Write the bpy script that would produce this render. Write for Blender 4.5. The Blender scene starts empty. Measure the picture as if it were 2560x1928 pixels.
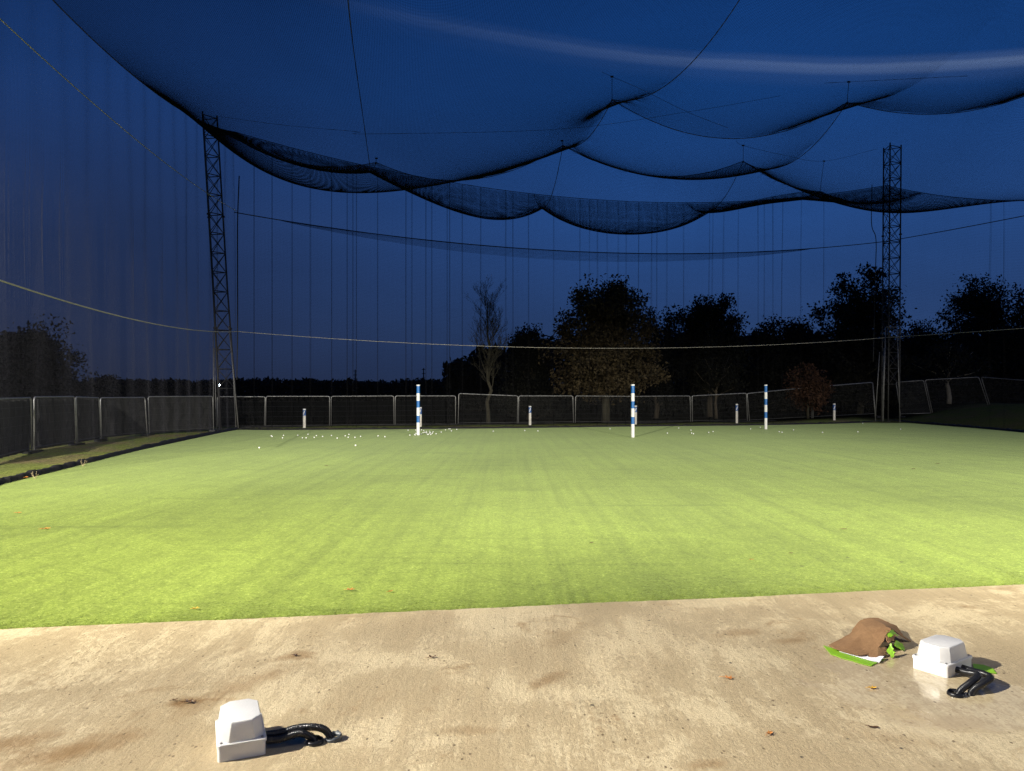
import bpy, bmesh, math, random
import numpy as np
from mathutils import Vector, Matrix, noise as mnoise

random.seed(7); rng = np.random.default_rng(7)
scene = bpy.context.scene
C = scene.collection
PI = math.pi
F, CX, HY, CAMZ = 1850.0, 1280.0, 983.0, 1.5      # survey of the photograph: focal length in photo pixels, principal column, horizon row, eye height

def gp(px, py, z=0.0):
    """ground point (height z) seen at a photo position"""
    Y = F * (CAMZ - z) / (py - HY)
    return ((px - CX) / F * Y, Y, z)
def at(px, py, Y):
    """point at distance Y"""
    return ((px - CX) / F * Y, Y, CAMZ + (HY - py) / F * Y)

# ------------------------------------------------------------------ materials
def nt(name):
    m = bpy.data.materials.new(name); m.use_nodes = True
    n = m.node_tree; b = n.nodes['Principled BSDF']
    return m, n, b
def lk(n, a, b): n.links.new(a, b)
def node(n, t, **kw):
    x = n.nodes.new(t)
    for k, v in kw.items():
        if k in x.inputs: x.inputs[k].default_value = v
        else: setattr(x, k, v)
    return x
def coords(n, scale=(1, 1, 1), rot=(0, 0, 0), kind='Object'):
    tc = n.nodes.new('ShaderNodeTexCoord'); mp = n.nodes.new('ShaderNodeMapping')
    mp.inputs['Scale'].default_value = scale; mp.inputs['Rotation'].default_value = rot
    lk(n, tc.outputs[kind], mp.inputs['Vector']); return mp.outputs['Vector']
def noise_tex(n, vec, scale, detail=4, rough=0.55, dist=0.0):
    x = n.nodes.new('ShaderNodeTexNoise'); x.inputs['Scale'].default_value = scale
    x.inputs['Detail'].default_value = detail; x.inputs['Roughness'].default_value = rough
    x.inputs['Distortion'].default_value = dist
    lk(n, vec, x.inputs['Vector']); return x.outputs['Fac']
def ramp(n, fac, stops, interp='LINEAR'):
    r = n.nodes.new('ShaderNodeValToRGB'); r.color_ramp.interpolation = interp
    e = r.color_ramp.elements
    while len(e) < len(stops): e.new(0.5)
    for el, (p, c) in zip(e, stops):
        el.position = p
        el.color = (c, c, c, 1) if isinstance(c, (int, float)) else (*c, 1)
    lk(n, fac, r.inputs['Fac']); return r.outputs['Color']
def mixc(n, fac, a, b, mode='MIX'):
    m = n.nodes.new('ShaderNodeMix'); m.data_type = 'RGBA'; m.blend_type = mode
    for s, v in ((m.inputs[0], fac), (m.inputs[6], a), (m.inputs[7], b)):
        if isinstance(v, (int, float)): s.default_value = v
        elif isinstance(v, tuple): s.default_value = (*v, 1)
        else: lk(n, v, s)
    return m.outputs[2]
def maths(n, op, a, b=None):
    m = n.nodes.new('ShaderNodeMath'); m.operation = op
    for s, v in zip(m.inputs, (a, b)):
        if v is None: continue
        if isinstance(v, (int, float)): s.default_value = v
        else: lk(n, v, s)
    return m.outputs[0]
def bump(n, b, h, strength=0.3, dist=0.02):
    x = n.nodes.new('ShaderNodeBump'); x.inputs['Strength'].default_value = strength
    x.inputs['Distance'].default_value = dist
    lk(n, h, x.inputs['Height']); lk(n, x.outputs['Normal'], b.inputs['Normal'])

def simple(name, col, rough=0.6, metal=0.0, var=0.25, scale=30.0, spec=0.5, bmp=0.0):
    m, n, b = nt(name)
    v = coords(n)
    f = noise_tex(n, v, scale)
    lo = tuple(max(0, c * (1 - var)) for c in col); hi = tuple(min(1, c * (1 + var)) for c in col)
    lk(n, ramp(n, f, [(0.3, lo), (0.7, hi)]), b.inputs['Base Color'])
    b.inputs['Roughness'].default_value = rough; b.inputs['Metallic'].default_value = metal
    b.inputs['Specular IOR Level'].default_value = spec
    if bmp: bump(n, b, f, bmp, 0.005)
    return m

def mat_turf():
    m, n, b = nt('turf')
    v = coords(n)
    fine = noise_tex(n, v, 85, 3, 0.8)
    grit = noise_tex(n, v, 26, 6, 0.85)
    mid = noise_tex(n, v, 5, 4, 0.6)
    big = noise_tex(n, v, 0.35, 4, 0.6, 0.4)
    st1 = noise_tex(n, coords(n, (2.6, 0.055, 1), (0, 0, math.radians(7))), 1.7, 6, 0.72)      # brushing lanes running away from the bays
    st2 = noise_tex(n, coords(n, (0.05, 1.0, 1), (0, 0, math.radians(-9))), 2.6, 4, 0.65)     # faint cross seams
    g = maths(n, 'ADD', maths(n, 'MULTIPLY', fine, 0.5), maths(n, 'MULTIPLY', grit, 0.5))
    base = ramp(n, g, [(0.33, (0.024, 0.037, 0.004)), (0.44, (0.125, 0.170, 0.022)), (0.56, (0.240, 0.300, 0.050)), (0.68, (0.60, 0.67, 0.22))])
    base = mixc(n, 1.0, base, ramp(n, mid, [(0.3, 0.93), (0.7, 1.05)]), 'MULTIPLY')
    base = mixc(n, 1.0, base, ramp(n, big, [(0.3, 0.80), (0.7, 1.15)]), 'MULTIPLY')
    base = mixc(n, 1.0, base, ramp(n, st1, [(0.3, 0.74), (0.5, 1.0), (0.72, 1.2)]), 'MULTIPLY')
    base = mixc(n, 1.0, base, ramp(n, st2, [(0.28, 0.66), (0.42, 1.0)]), 'MULTIPLY')
    lk(n, base, b.inputs['Base Color'])
    vor = n.nodes.new('ShaderNodeTexVoronoi'); vor.inputs['Scale'].default_value = 2.6; lk(n, v, vor.inputs['Vector'])
    bit = mixc(n, 1.0, ramp(n, vor.outputs['Distance'], [(0.035, 1.0), (0.06, 0.0)]), ramp(n, noise_tex(n, v, 1.1, 2), [(0.53, 0.0), (0.56, 0.9)]), 'MULTIPLY')
    base = mixc(n, bit, base, (0.035, 0.028, 0.012))
    scuff = ramp(n, noise_tex(n, coords(n, (1, 1, 1)), 0.9, 3, 0.5, 2.5), [(0.44, 1.0), (0.49, 0.72), (0.54, 1.0)])
    base = mixc(n, 0.6, base, mixc(n, 1.0, base, scuff, 'MULTIPLY'))
    lk(n, base, b.inputs['Base Color'])
    b.inputs['Roughness'].default_value = 0.6
    b.inputs['Specular IOR Level'].default_value = 0.06
    b.inputs['Sheen Weight'].default_value = 0.16
    b.inputs['Sheen Tint'].default_value = (0.8, 1, 0.5, 1)
    bump(n, b, g, 0.5, 0.010)
    return m

STAINS = [  # photo position, half axes (m), turn, strength
    (738, 1642, .16, .10, 10, .75), (600, 1720, .50, .12, 62, .5), (180, 1880, .35, .14, 35, .7), (470, 1755, .13, .08, 10, .8), (1370, 1700, .22, .07, 55, .55),
    (1840, 1585, .20, .09, 20, .45), (1990, 1602, .20, .08, 15, .5), (30, 1860, .25, .12, 30, .6), (1180, 1830, .25, .06, 0, .35), (1420, 1590, .3, .1, 60, .3), (1760, 1915, .15, .05, 20, .5), (2250, 1850, .35, .12, 150, .3), (2330, 1800, .4, .15, 150, .3)]
def mat_concrete():
    m, n, b = nt('wet_concrete')
    v = coords(n)
    rot = math.radians(12)
    streak = noise_tex(n, coords(n, (2.6, 0.42, 1), (0, 0, math.radians(14))), 3.0, 6, 0.7, 0.3)
    streak2 = noise_tex(n, coords(n, (3.4, 0.5, 1), (0, 0, math.radians(-17))), 4.0, 6, 0.72, 0.2)
    patch = noise_tex(n, v, 1.1, 6, 0.62, 0.6)
    grain = noise_tex(n, v, 75, 4, 0.75)
    fleck = noise_tex(n, coords(n, (1.5, 0.75, 1), (0, 0, rot)), 26, 6, 0.8, 0.2)
    stain = noise_tex(n, v, 1.7, 6, 0.75, 0.8)
    # dry film (pale) against wet (tan)
    wetsum = maths(n, 'ADD', maths(n, 'MULTIPLY', patch, 1.0), maths(n, 'ADD', maths(n, 'MULTIPLY', maths(n, 'ADD', streak, streak2), 0.42), maths(n, 'MULTIPLY', fleck, 0.8)))
    wet = ramp(n, maths(n, 'MULTIPLY', wetsum, 0.4), [(0.498, 0.0), (0.515, 0.7), (0.58, 1.0)])
    dry_c = ramp(n, grain, [(0.25, (0.45, 0.360, 0.215)), (0.7, (0.60, 0.50, 0.315))])
    wet_c = ramp(n, grain, [(0.25, (0.325, 0.250, 0.142)), (0.7, (0.46, 0.362, 0.215))])
    col = mixc(n, wet, dry_c, wet_c)
    # rusty stains
    stf = ramp(n, stain, [(0.58, 0.0), (0.72, 0.7)])
    col = mixc(n, stf, col, (0.22, 0.115, 0.035))
    tcs = n.nodes.new('ShaderNodeTexCoord'); wob = noise_tex(n, v, 7, 5, 0.7)
    for (px, py, rx, ry, ang, amt) in STAINS:
        q = gp(px, py); mp = n.nodes.new('ShaderNodeMapping'); mp.vector_type = 'TEXTURE'
        mp.inputs['Location'].default_value = (q[0], q[1], 0); mp.inputs['Rotation'].default_value = (0, 0, math.radians(ang)); mp.inputs['Scale'].default_value = (rx, ry, 10)
        lk(n, tcs.outputs['Object'], mp.inputs['Vector']); ln = n.nodes.new('ShaderNodeVectorMath'); ln.operation = 'LENGTH'; lk(n, mp.outputs['Vector'], ln.inputs[0])
        sf = ramp(n, maths(n, 'ADD', ln.outputs['Value'], maths(n, 'MULTIPLY', maths(n, 'SUBTRACT', wob, 0.5), 1.8)), [(0.15, amt), (0.55, amt * 0.6), (1.1, 0.0)])
        col = mixc(n, sf, col, (0.20, 0.105, 0.030))
    fineb = noise_tex(n, coords(n, (46, 1.1, 1), (0, 0, math.radians(-20))), 1.0, 3, 0.6, 0.15)
    fmask = ramp(n, noise_tex(n, v, 0.8, 2), [(0.42, 0.15), (0.6, 1.0)])
    col = mixc(n, fmask, col, mixc(n, 1.0, col, ramp(n, fineb, [(0.35, 0.90), (0.5, 1.0), (0.65, 1.05)]), 'MULTIPLY'))
    brush = ramp(n, streak2, [(0.30, 0.86), (0.48, 1.0), (0.7, 1.05)])
    col = mixc(n, 0.8, col, mixc(n, 1.0, col, brush, 'MULTIPLY'))
    # dark pits and specks
    vor = n.nodes.new('ShaderNodeTexVoronoi'); vor.inputs['Scale'].default_value = 20; vor.inputs['Randomness'].default_value = 1
    lk(n, coords(n, (1.3, 0.8, 1), (0, 0, rot)), vor.inputs['Vector'])
    pit = ramp(n, vor.outputs['Distance'], [(0.11, 1.0), (0.19, 0.0)])
    sel = ramp(n, noise_tex(n, v, 6, 3), [(0.46, 0.0), (0.60, 0.85)])
    pit = mixc(n, 1.0, pit, sel, 'MULTIPLY')
    col = mixc(n, pit, col, (0.10, 0.065, 0.03))
    vor2 = n.nodes.new('ShaderNodeTexVoronoi'); vor2.inputs['Scale'].default_value = 5.5
    lk(n, v, vor2.inputs['Vector'])
    pit2 = mixc(n, 1.0, ramp(n, vor2.outputs['Distance'], [(0.03, 1.0), (0.065, 0.0)]), ramp(n, noise_tex(n, v, 2.3, 2), [(0.52, 0.0), (0.56, 1.0)]), 'MULTIPLY')
    col = mixc(n, pit2, col, (0.035, 0.03, 0.025))
    lk(n, col, b.inputs['Base Color'])
    # puddle round the right box: mirror-like film
    tc = n.nodes.new('ShaderNodeTexCoord'); dist = n.nodes.new('ShaderNodeVectorMath'); dist.operation = 'DISTANCE'
    lk(n, tc.outputs['Object'], dist.inputs[0]); dist.inputs[1].default_value = (2.1, 3.75, 0)
    pd = maths(n, 'ADD', dist.outputs['Value'], maths(n, 'MULTIPLY', noise_tex(n, v, 3.5, 4), 0.9))
    pud = ramp(n, pd, [(0.86, 1.0), (1.0, 0.0)])
    rgh = mixc(n, wet, (0.62, 0.62, 0.62), (0.36, 0.36, 0.36))
    rgh = mixc(n, pud, rgh, (0.11, 0.11, 0.11))
    lk(n, rgh, b.inputs['Roughness'])
    h = maths(n, 'ADD', maths(n, 'MULTIPLY', grain, 0.5), maths(n, 'ADD', maths(n, 'MULTIPLY', fleck, 0.8), maths(n, 'MULTIPLY', streak, 0.6)))
    x = n.nodes.new('ShaderNodeBump'); x.inputs['Distance'].default_value = 0.012
    lk(n, maths(n, 'MULTIPLY', maths(n, 'SUBTRACT', 1.0, pud), 0.55), x.inputs['Strength'])
    lk(n, h, x.inputs['Height']); lk(n, x.outputs['Normal'], b.inputs['Normal'])
    return m

def mat_ground():
    m, n, b = nt('rough_grass')
    v = coords(n)
    a = noise_tex(n, v, 0.55, 5, 0.65, 0.5); f = noise_tex(n, v, 14, 4, 0.7)
    g = ramp(n, f, [(0.3, (0.12, 0.15, 0.035)), (0.7, (0.36, 0.40, 0.11))])
    s = ramp(n, f, [(0.3, (0.16, 0.12, 0.06)), (0.7, (0.44, 0.33, 0.18))])
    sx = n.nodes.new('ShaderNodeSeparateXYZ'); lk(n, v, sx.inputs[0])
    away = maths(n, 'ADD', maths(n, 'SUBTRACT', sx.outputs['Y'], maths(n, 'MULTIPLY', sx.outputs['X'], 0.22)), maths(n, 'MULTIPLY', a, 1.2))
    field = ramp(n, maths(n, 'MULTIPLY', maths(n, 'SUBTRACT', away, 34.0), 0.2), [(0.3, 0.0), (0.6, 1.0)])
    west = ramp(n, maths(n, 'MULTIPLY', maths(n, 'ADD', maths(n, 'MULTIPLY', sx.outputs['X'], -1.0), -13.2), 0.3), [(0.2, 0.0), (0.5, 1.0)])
    unlit_tone = ramp(n, f, [(0.3, (0.004, 0.004, 0.003)), (0.7, (0.014, 0.013, 0.008))])  # unlit ground beyond the fences painted near black
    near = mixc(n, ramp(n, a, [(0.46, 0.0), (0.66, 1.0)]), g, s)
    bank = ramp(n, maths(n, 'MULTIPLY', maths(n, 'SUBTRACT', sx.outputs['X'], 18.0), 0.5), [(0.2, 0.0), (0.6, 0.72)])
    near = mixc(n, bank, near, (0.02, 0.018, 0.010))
    lk(n, mixc(n, maths(n, 'MAXIMUM', field, west), near, unlit_tone), b.inputs['Base Color'])
    b.inputs['Roughness'].default_value = 0.95; b.inputs['Specular IOR Level'].default_value = 0.0
    bump(n, b, f, 0.8, 0.05); return m

def mat_leaf(name, lo, hi):
    m, n, b = nt(name)
    v = coords(n)
    f = noise_tex(n, v, 1.2, 4, 0.7); g = noise_tex(n, v, 9, 2)
    lk(n, ramp(n, maths(n, 'MULTIPLY', maths(n, 'ADD', f, g), 0.5), [(0.35, lo), (0.65, hi)]), b.inputs['Base Color'])
    b.inputs['Roughness'].default_value = 0.75; b.inputs['Specular IOR Level'].default_value = 0.15
    return m

def mat_plastic_wet():
    m, n, b = nt('white_plastic_wet')
    v = coords(n)
    f = noise_tex(n, v, 12)
    lk(n, ramp(n, f, [(0.3, (0.60, 0.59, 0.575)), (0.7, (0.66, 0.65, 0.63))]), b.inputs['Base Color'])
    b.inputs['Roughness'].default_value = 0.32
    vor = n.nodes.new('ShaderNodeTexVoronoi'); vor.inputs['Scale'].default_value = 150
    lk(n, v, vor.inputs['Vector'])
    d = ramp(n, vor.outputs['Distance'], [(0.12, 1.0), (0.36, 0.0)])
    d = mixc(n, 1.0, d, ramp(n, noise_tex(n, v, 70, 2), [(0.42, 0.0), (0.5, 1.0)]), 'MULTIPLY')
    bump(n, b, d, 0.3, 0.003)
    return m

def mat_cardboard():
    m, n, b = nt('brown_cardboard')
    v = coords(n)
    f = noise_tex(n, v, 9, 5, 0.7); g = noise_tex(n, coords(n, (1, 1, 1)), 120, 2)
    c = ramp(n, f, [(0.3, (0.15, 0.075, 0.030)), (0.65, (0.25, 0.14, 0.062))])
    lk(n, mixc(n, 0.25, c, ramp(n, g, [(0.3, (0.13, 0.065, 0.025)), (0.7, (0.30, 0.18, 0.085))])), b.inputs['Base Color'])
    b.inputs['Roughness'].default_value = 0.8; bump(n, b, f, 0.5, 0.01); return m

def mat_bark(name, lo, hi):
    m, n, b = nt(name)
    f = noise_tex(n, coords(n, (6, 6, 1.2)), 3, 5, 0.7)
    lk(n, ramp(n, f, [(0.3, lo), (0.7, hi)]), b.inputs['Base Color'])
    b.inputs['Roughness'].default_value = 0.9; bump(n, b, f, 0.7, 0.03); return m

M = dict(
    turf=mat_turf(), concrete=mat_concrete(), ground=mat_ground(),
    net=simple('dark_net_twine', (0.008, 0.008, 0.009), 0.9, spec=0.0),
    net_haze=simple('lit_haze_net_twine', (0.046, 0.046, 0.056), 0.9, spec=0.0),  # paler twine copy, the floodlit haze put into its colour
    rope_pale=simple('lit_pale_rope', (0.52, 0.48, 0.40), 0.85, var=0.3, scale=60),  # floodlit look of these ropes put into a paler tone
    rope_dark=simple('dark_rope', (0.035, 0.035, 0.038), 0.85),
    steel_dark=simple('weathered_dark_steel', (0.035, 0.033, 0.032), 0.6, 0.3),
    galv=simple('galvanised_steel', (0.34, 0.335, 0.33), 0.42, 0.6, var=0.2, scale=8),
    galv_dull=simple('dull_galvanised_pole', (0.20, 0.195, 0.19), 0.55, 0.4, var=0.3, scale=6),
    wire=simple('thin_galvanised_wire', (0.06, 0.06, 0.06), 0.6, 0.2),
    screen=simple('black_debris_mesh', (0.012, 0.012, 0.012), 0.9),
    white=simple('white_paint', (0.80, 0.79, 0.77), 0.45, var=0.05, scale=10),
    blue=simple('blue_paint', (0.012, 0.125, 0.40), 0.4, var=0.12, scale=12),
    offwhite=simple('dirty_white_tube', (0.72, 0.68, 0.62), 0.5, var=0.12, scale=6),
    label_blue=simple('blue_sticker', (0.05, 0.14, 0.42), 0.4, var=0.3, scale=14),
    ball=simple('golf_ball_white', (0.86, 0.86, 0.84), 0.3, var=0.04),
    black=simple('black_rubber', (0.009, 0.009, 0.010), 0.33, var=0.2),
    blackedge=simple('black_plastic_edging', (0.012, 0.011, 0.010), 0.7, var=0.5, scale=9),
    greypipe=simple('dark_grey_pipe', (0.05, 0.055, 0.06), 0.3),
    timber=simple('wet_timber_board', (0.055, 0.042, 0.028), 0.8, var=0.5, scale=7),
    plastic=mat_plastic_wet(), card=mat_cardboard(),
    green_card=simple('green_printed_card', (0.20, 0.40, 0.020), 0.45, var=0.15, scale=9),
    white_card=simple('white_printed_card', (0.78, 0.76, 0.80), 0.45, var=0.06, scale=12),
    leaf_orange=simple('orange_dead_leaf', (0.46, 0.17, 0.03), 0.55, var=0.5, scale=40),
    leaf_yellow=simple('yellow_dead_leaf', (0.62, 0.34, 0.03), 0.45, var=0.4, scale=40),
    leaf_brown=simple('brown_dead_leaf', (0.10, 0.045, 0.018), 0.5, var=0.5, scale=40),
    bark=mat_bark('brown_bark', (0.03, 0.022, 0.014), (0.09, 0.07, 0.045)),
    bark_lit=mat_bark('mossy_grey_bark', (0.017, 0.015, 0.009), (0.058, 0.050, 0.030)),
    bark_pale=mat_bark('pale_smooth_bark', (0.10, 0.085, 0.065), (0.27, 0.235, 0.18)),
    oak=mat_leaf('oak_autumn_leaves', (0.014, 0.010, 0.005), (0.10, 0.074, 0.038)),
    dark=mat_leaf('dark_evergreen_leaves', (0.004, 0.005, 0.004), (0.013, 0.013, 0.009)),
    mid=mat_leaf('dull_green_leaves', (0.005, 0.006, 0.004), (0.016, 0.015, 0.009)),
    red=mat_leaf('red_autumn_leaves', (0.014, 0.007, 0.005), (0.095, 0.048, 0.028)),
    weed=simple('pale_dry_stems', (0.35, 0.28, 0.16), 0.8, var=0.4),
    screw=simple('screw_metal', (0.25, 0.25, 0.25), 0.4, 0.8),
)
def mat_emit(name, col, s):
    m, n, b = nt(name); b.inputs['Emission Color'].default_value = (*col, 1); b.inputs['Emission Strength'].default_value = s; return m
M['lamp'] = mat_emit('lit_lamp_glass', (0.8, 0.95, 1.0), 60)

# ------------------------------------------------------------------ mesh helpers
def tag(o, label=None, cat=None, group=None, kind=None):
    if label: o['label'] = label
    if cat: o['category'] = cat
    if group: o['group'] = group
    if kind: o['kind'] = kind
    return o
def empty(name, loc, label, cat, group=None, rz=0):
    o = bpy.data.objects.new(name, None); C.objects.link(o)
    o.location = loc; o.rotation_euler = (0, 0, rz); o.empty_display_size = 0.2
    return tag(o, label, cat, group)
def link(name, me, mat, parent=None, loc=None):
    for mm in (mat if isinstance(mat, (list, tuple)) else [mat]): me.materials.append(mm)
    o = bpy.data.objects.new(name, me); C.objects.link(o)
    if parent: o.parent = parent
    if loc: o.location = loc
    return o
def np_mesh(name, V, Fq, mat, parent=None, smooth=False, loc=None):
    """V (n,3), Fq (m,k) arrays"""
    me = bpy.data.meshes.new(name)
    V = np.ascontiguousarray(V, dtype=np.float32); Fq = np.ascontiguousarray(Fq, dtype=np.int32)
    k = Fq.shape[1]
    me.vertices.add(len(V)); me.vertices.foreach_set('co', V.ravel())
    me.loops.add(Fq.size); me.loops.foreach_set('vertex_index', Fq.ravel())
    me.polygons.add(len(Fq)); me.polygons.foreach_set('loop_start', np.arange(0, Fq.size, k, dtype=np.int32))
    me.polygons.foreach_set('use_smooth', np.full(len(Fq), smooth))
    me.update(calc_edges=True)
    return link(name, me, mat, parent, loc)

class MB:
    def __init__(s): s.v = []; s.f = []; s.mi = []
    def add(s, verts, faces, mi=0):
        k = len(s.v); s.v += [tuple(p) for p in verts]
        s.f += [tuple(i + k for i in f) for f in faces]; s.mi += [mi] * len(faces); return s
    def box(s, c, d, rz=0, mi=0):
        cx, cy, cz = c; dx, dy, dz = (q / 2 for q in d); co, si = math.cos(rz), math.sin(rz)
        vs = [(cx + x * co - y * si, cy + x * si + y * co, cz + z) for z in (-dz, dz) for x, y in ((-dx, -dy), (dx, -dy), (dx, dy), (-dx, dy))]
        return s.add(vs, [(3, 2, 1, 0), (4, 5, 6, 7), (0, 1, 5, 4), (1, 2, 6, 5), (2, 3, 7, 6), (3, 0, 4, 7)], mi)
    def tube(s, path, r, sides=8, mi=0, cap=True):
        path = [Vector(p) for p in path]; n = len(path)
        rs = r if isinstance(r, (list, tuple)) else [r] * n
        t0 = (path[1] - path[0]).normalized()
        up = Vector((0, 0, 1)) if abs(t0.z) < 0.9 else Vector((1, 0, 0))
        a = t0.cross(up).normalized(); vs = []; fs = []
        for i, p in enumerate(path):
            t = (path[min(i + 1, n - 1)] - path[max(i - 1, 0)]).normalized()
            a = (a - t * a.dot(t)).normalized(); b = t.cross(a)
            for k in range(sides):
                an = 2 * PI * k / sides
                vs.append(p + (a * math.cos(an) + b * math.sin(an)) * rs[i])
        for i in range(n - 1):
            for k in range(sides):
                k2 = (k + 1) % sides
                fs.append((i * sides + k, i * sides + k2, (i + 1) * sides + k2, (i + 1) * sides + k))
        if cap:
            fs.append(tuple(range(sides))[::-1]); fs.append(tuple((n - 1) * sides + k for k in range(sides)))
        return s.add(vs, fs, mi)
    def lathe(s, prof, c=(0, 0, 0), sides=20, mi=0):
        vs = []; fs = []
        for r, z in prof:
            for k in range(sides):
                an = 2 * PI * k / sides
                vs.append((c[0] + r * math.cos(an), c[1] + r * math.sin(an), c[2] + z))
        for i in range(len(prof) - 1):
            for k in range(sides):
                k2 = (k + 1) % sides
                fs.append((i * sides + k, i * sides + k2, (i + 1) * sides + k2, (i + 1) * sides + k))
        return s.add(vs, fs, mi)
    def build(s, name, mat, parent=None, smooth=False, loc=None):
        me = bpy.data.meshes.new(name); me.from_pydata(s.v, [], s.f)
        for p, i in zip(me.polygons, s.mi): p.material_index = i; p.use_smooth = smooth
        me.update(); return link(name, me, mat, parent, loc)

def loft(name, loops, mat, parent=None, bevel=0.0, loc=None):
    """closed loft through loops with equal counts, capped"""
    bm = bmesh.new(); L = [[bm.verts.new(p) for p in lp] for lp in loops]; n = len(loops[0])
    for a, b in zip(L, L[1:]):
        for k in range(n): bm.faces.new((a[k], a[(k + 1) % n], b[(k + 1) % n], b[k]))
    bm.faces.new(L[0][::-1]); bm.faces.new(L[-1])
    if bevel:
        bmesh.ops.bevel(bm, geom=list(bm.edges), offset=bevel, segments=2, profile=0.5, affect='EDGES', clamp_overlap=True)
    me = bpy.data.meshes.new(name); bm.to_mesh(me); bm.free()
    for p in me.polygons: p.use_smooth = True
    o = link(name, me, mat, parent, loc)
    try: me.set_sharp_from_angle(angle=math.radians(25))
    except Exception: pass
    return o

def catmull(pts, n=10):
    P = [np.array(p, float) for p in pts]; P = [2 * P[0] - P[1]] + P + [2 * P[-1] - P[-2]]; out = []
    for i in range(1, len(P) - 2):
        for k in range(n):
            t = k / n
            out.append(0.5 * ((2 * P[i]) + (-P[i - 1] + P[i + 1]) * t + (2 * P[i - 1] - 5 * P[i] + 4 * P[i + 1] - P[i + 2]) * t * t + (-P[i - 1] + 3 * P[i] - 3 * P[i + 1] + P[i + 2]) * t ** 3))
    out.append(P[-2]); return out

# ------------------------------------------------------------------ field layout (metres; +Y is away from the bays)
BL, BR = np.array([-11.45, 30.6]), np.array([18.9, 37.4])     # far corners of the netted field
FL, FR = np.array([-8.6, 5.0]), np.array([27.5, 7.5])         # near corners beside the bays
turf_poly = [(-7.6, 4.02), (22.3, 8.55), (19.75, 28.3), (20.0, 38.9), (17.5, 38.2), (8.0, 34.5), (1.0, 32.4), (-6.0, 31.0), (-11.35, 30.25)]
near_a, near_b = np.array([-3.24, 4.69]), np.array([4.0, 5.79])

# ground sheet -------------------------------------------------------
def sstep(a, b, x):
    t = np.clip((x - a) / (b - a), 0, 1); return t * t * (3 - 2 * t)
def ground_h(x, y):
    h = -0.03 + 0 * x
    h = h + 0.95 * sstep(19.8, 27, x) * sstep(20, 36, y)                        # bank rising beyond the right corner
    h = h + 0.35 * sstep(10, 19, x) * sstep(36, 44, y - 0.0) * (1 - sstep(19, 22, x))
    und = 0.06 * np.sin(x * 0.9 + 1.3 * np.sin(y * 0.31)) * np.sin(y * 0.7)
    outside = np.maximum(sstep(-9, -11, x + (y - 12) * 0.16 - 0.5), sstep(33.6, 36, y - 0.2 * x))
    return h + und * outside * 0.5
def axis(lo, hi, a, b, step):
    mid = np.arange(a, b, step)
    left = a - np.geomspace(step, a - lo, 22)[::-1]; right = b + np.geomspace(step, hi - b, 22)
    return np.concatenate([left, mid, right])
gx = axis(-900, 900, -30, 45, 0.75); gy = axis(-300, 1500, 0, 60, 0.75)
XX, YY = np.meshgrid(gx, gy, indexing='ij'); ZZ = ground_h(XX, YY)
nx, ny = XX.shape
idx = np.arange(nx * ny).reshape(nx, ny)
Fq = np.stack([idx[:-1, :-1], idx[1:, :-1], idx[1:, 1:], idx[:-1, 1:]], -1).reshape(-1, 4)
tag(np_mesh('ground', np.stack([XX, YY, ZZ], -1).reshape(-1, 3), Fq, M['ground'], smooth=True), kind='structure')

# turf and slab ------------------------------------------------------
def poly_sheet(name, pts, z, mat):
    bm = bmesh.new(); vs = [bm.verts.new((x, y, z)) for x, y in pts]
    es = [bm.edges.new((vs[i], vs[(i + 1) % len(vs)])) for i in range(len(vs))]
    bmesh.ops.triangle_fill(bm, edges=es, use_beauty=True)
    for f in bm.faces:
        if f.normal.z < 0: f.normal_flip()
    me = bpy.data.meshes.new(name); bm.to_mesh(me); bm.free()
    return tag(link(name, me, mat), kind='structure')
poly_sheet('artificial_turf', turf_poly, -0.005, M['turf'])
d = (near_b - near_a) / np.linalg.norm(near_b - near_a); nrm = np.array([-d[1], d[0]])
edge = []
ts = np.concatenate([np.linspace(-9, -4.6, 12), np.linspace(-4.5, 6, 520), np.linspace(6.2, 19, 12)])
for t in ts:
    p = near_a * 0.5 + near_b * 0.5 + d * (t - 0.4)
    w = 0.012 * mnoise.noise(Vector((t * 6, 3, 0))) + 0.008 * mnoise.noise(Vector((t * 23, 9, 0))) + 0.02 * mnoise.noise(Vector((t * 0.9, 1, 0)))
    edge.append(tuple(p + nrm * w))
bm = bmesh.new()
top = [bm.verts.new((x, y, 0.003)) for x, y in edge]; low = [bm.verts.new((x, y, -0.03)) for x, y in edge]
back = [bm.verts.new((x * 1.1, -9.0, 0.003)) for x, y in edge]
for i in range(len(edge) - 1):
    bm.faces.new((top[i], back[i], back[i + 1], top[i + 1])[::1]); bm.faces.new((low[i], top[i], top[i + 1], low[i + 1]))
bmesh.ops.recalc_face_normals(bm, faces=bm.faces)
me = bpy.data.meshes.new('concrete_slab'); bm.to_mesh(me); bm.free()
slab = tag(link('concrete_slab', me, M['concrete']), kind='structure')
SZ = 0.003

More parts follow.
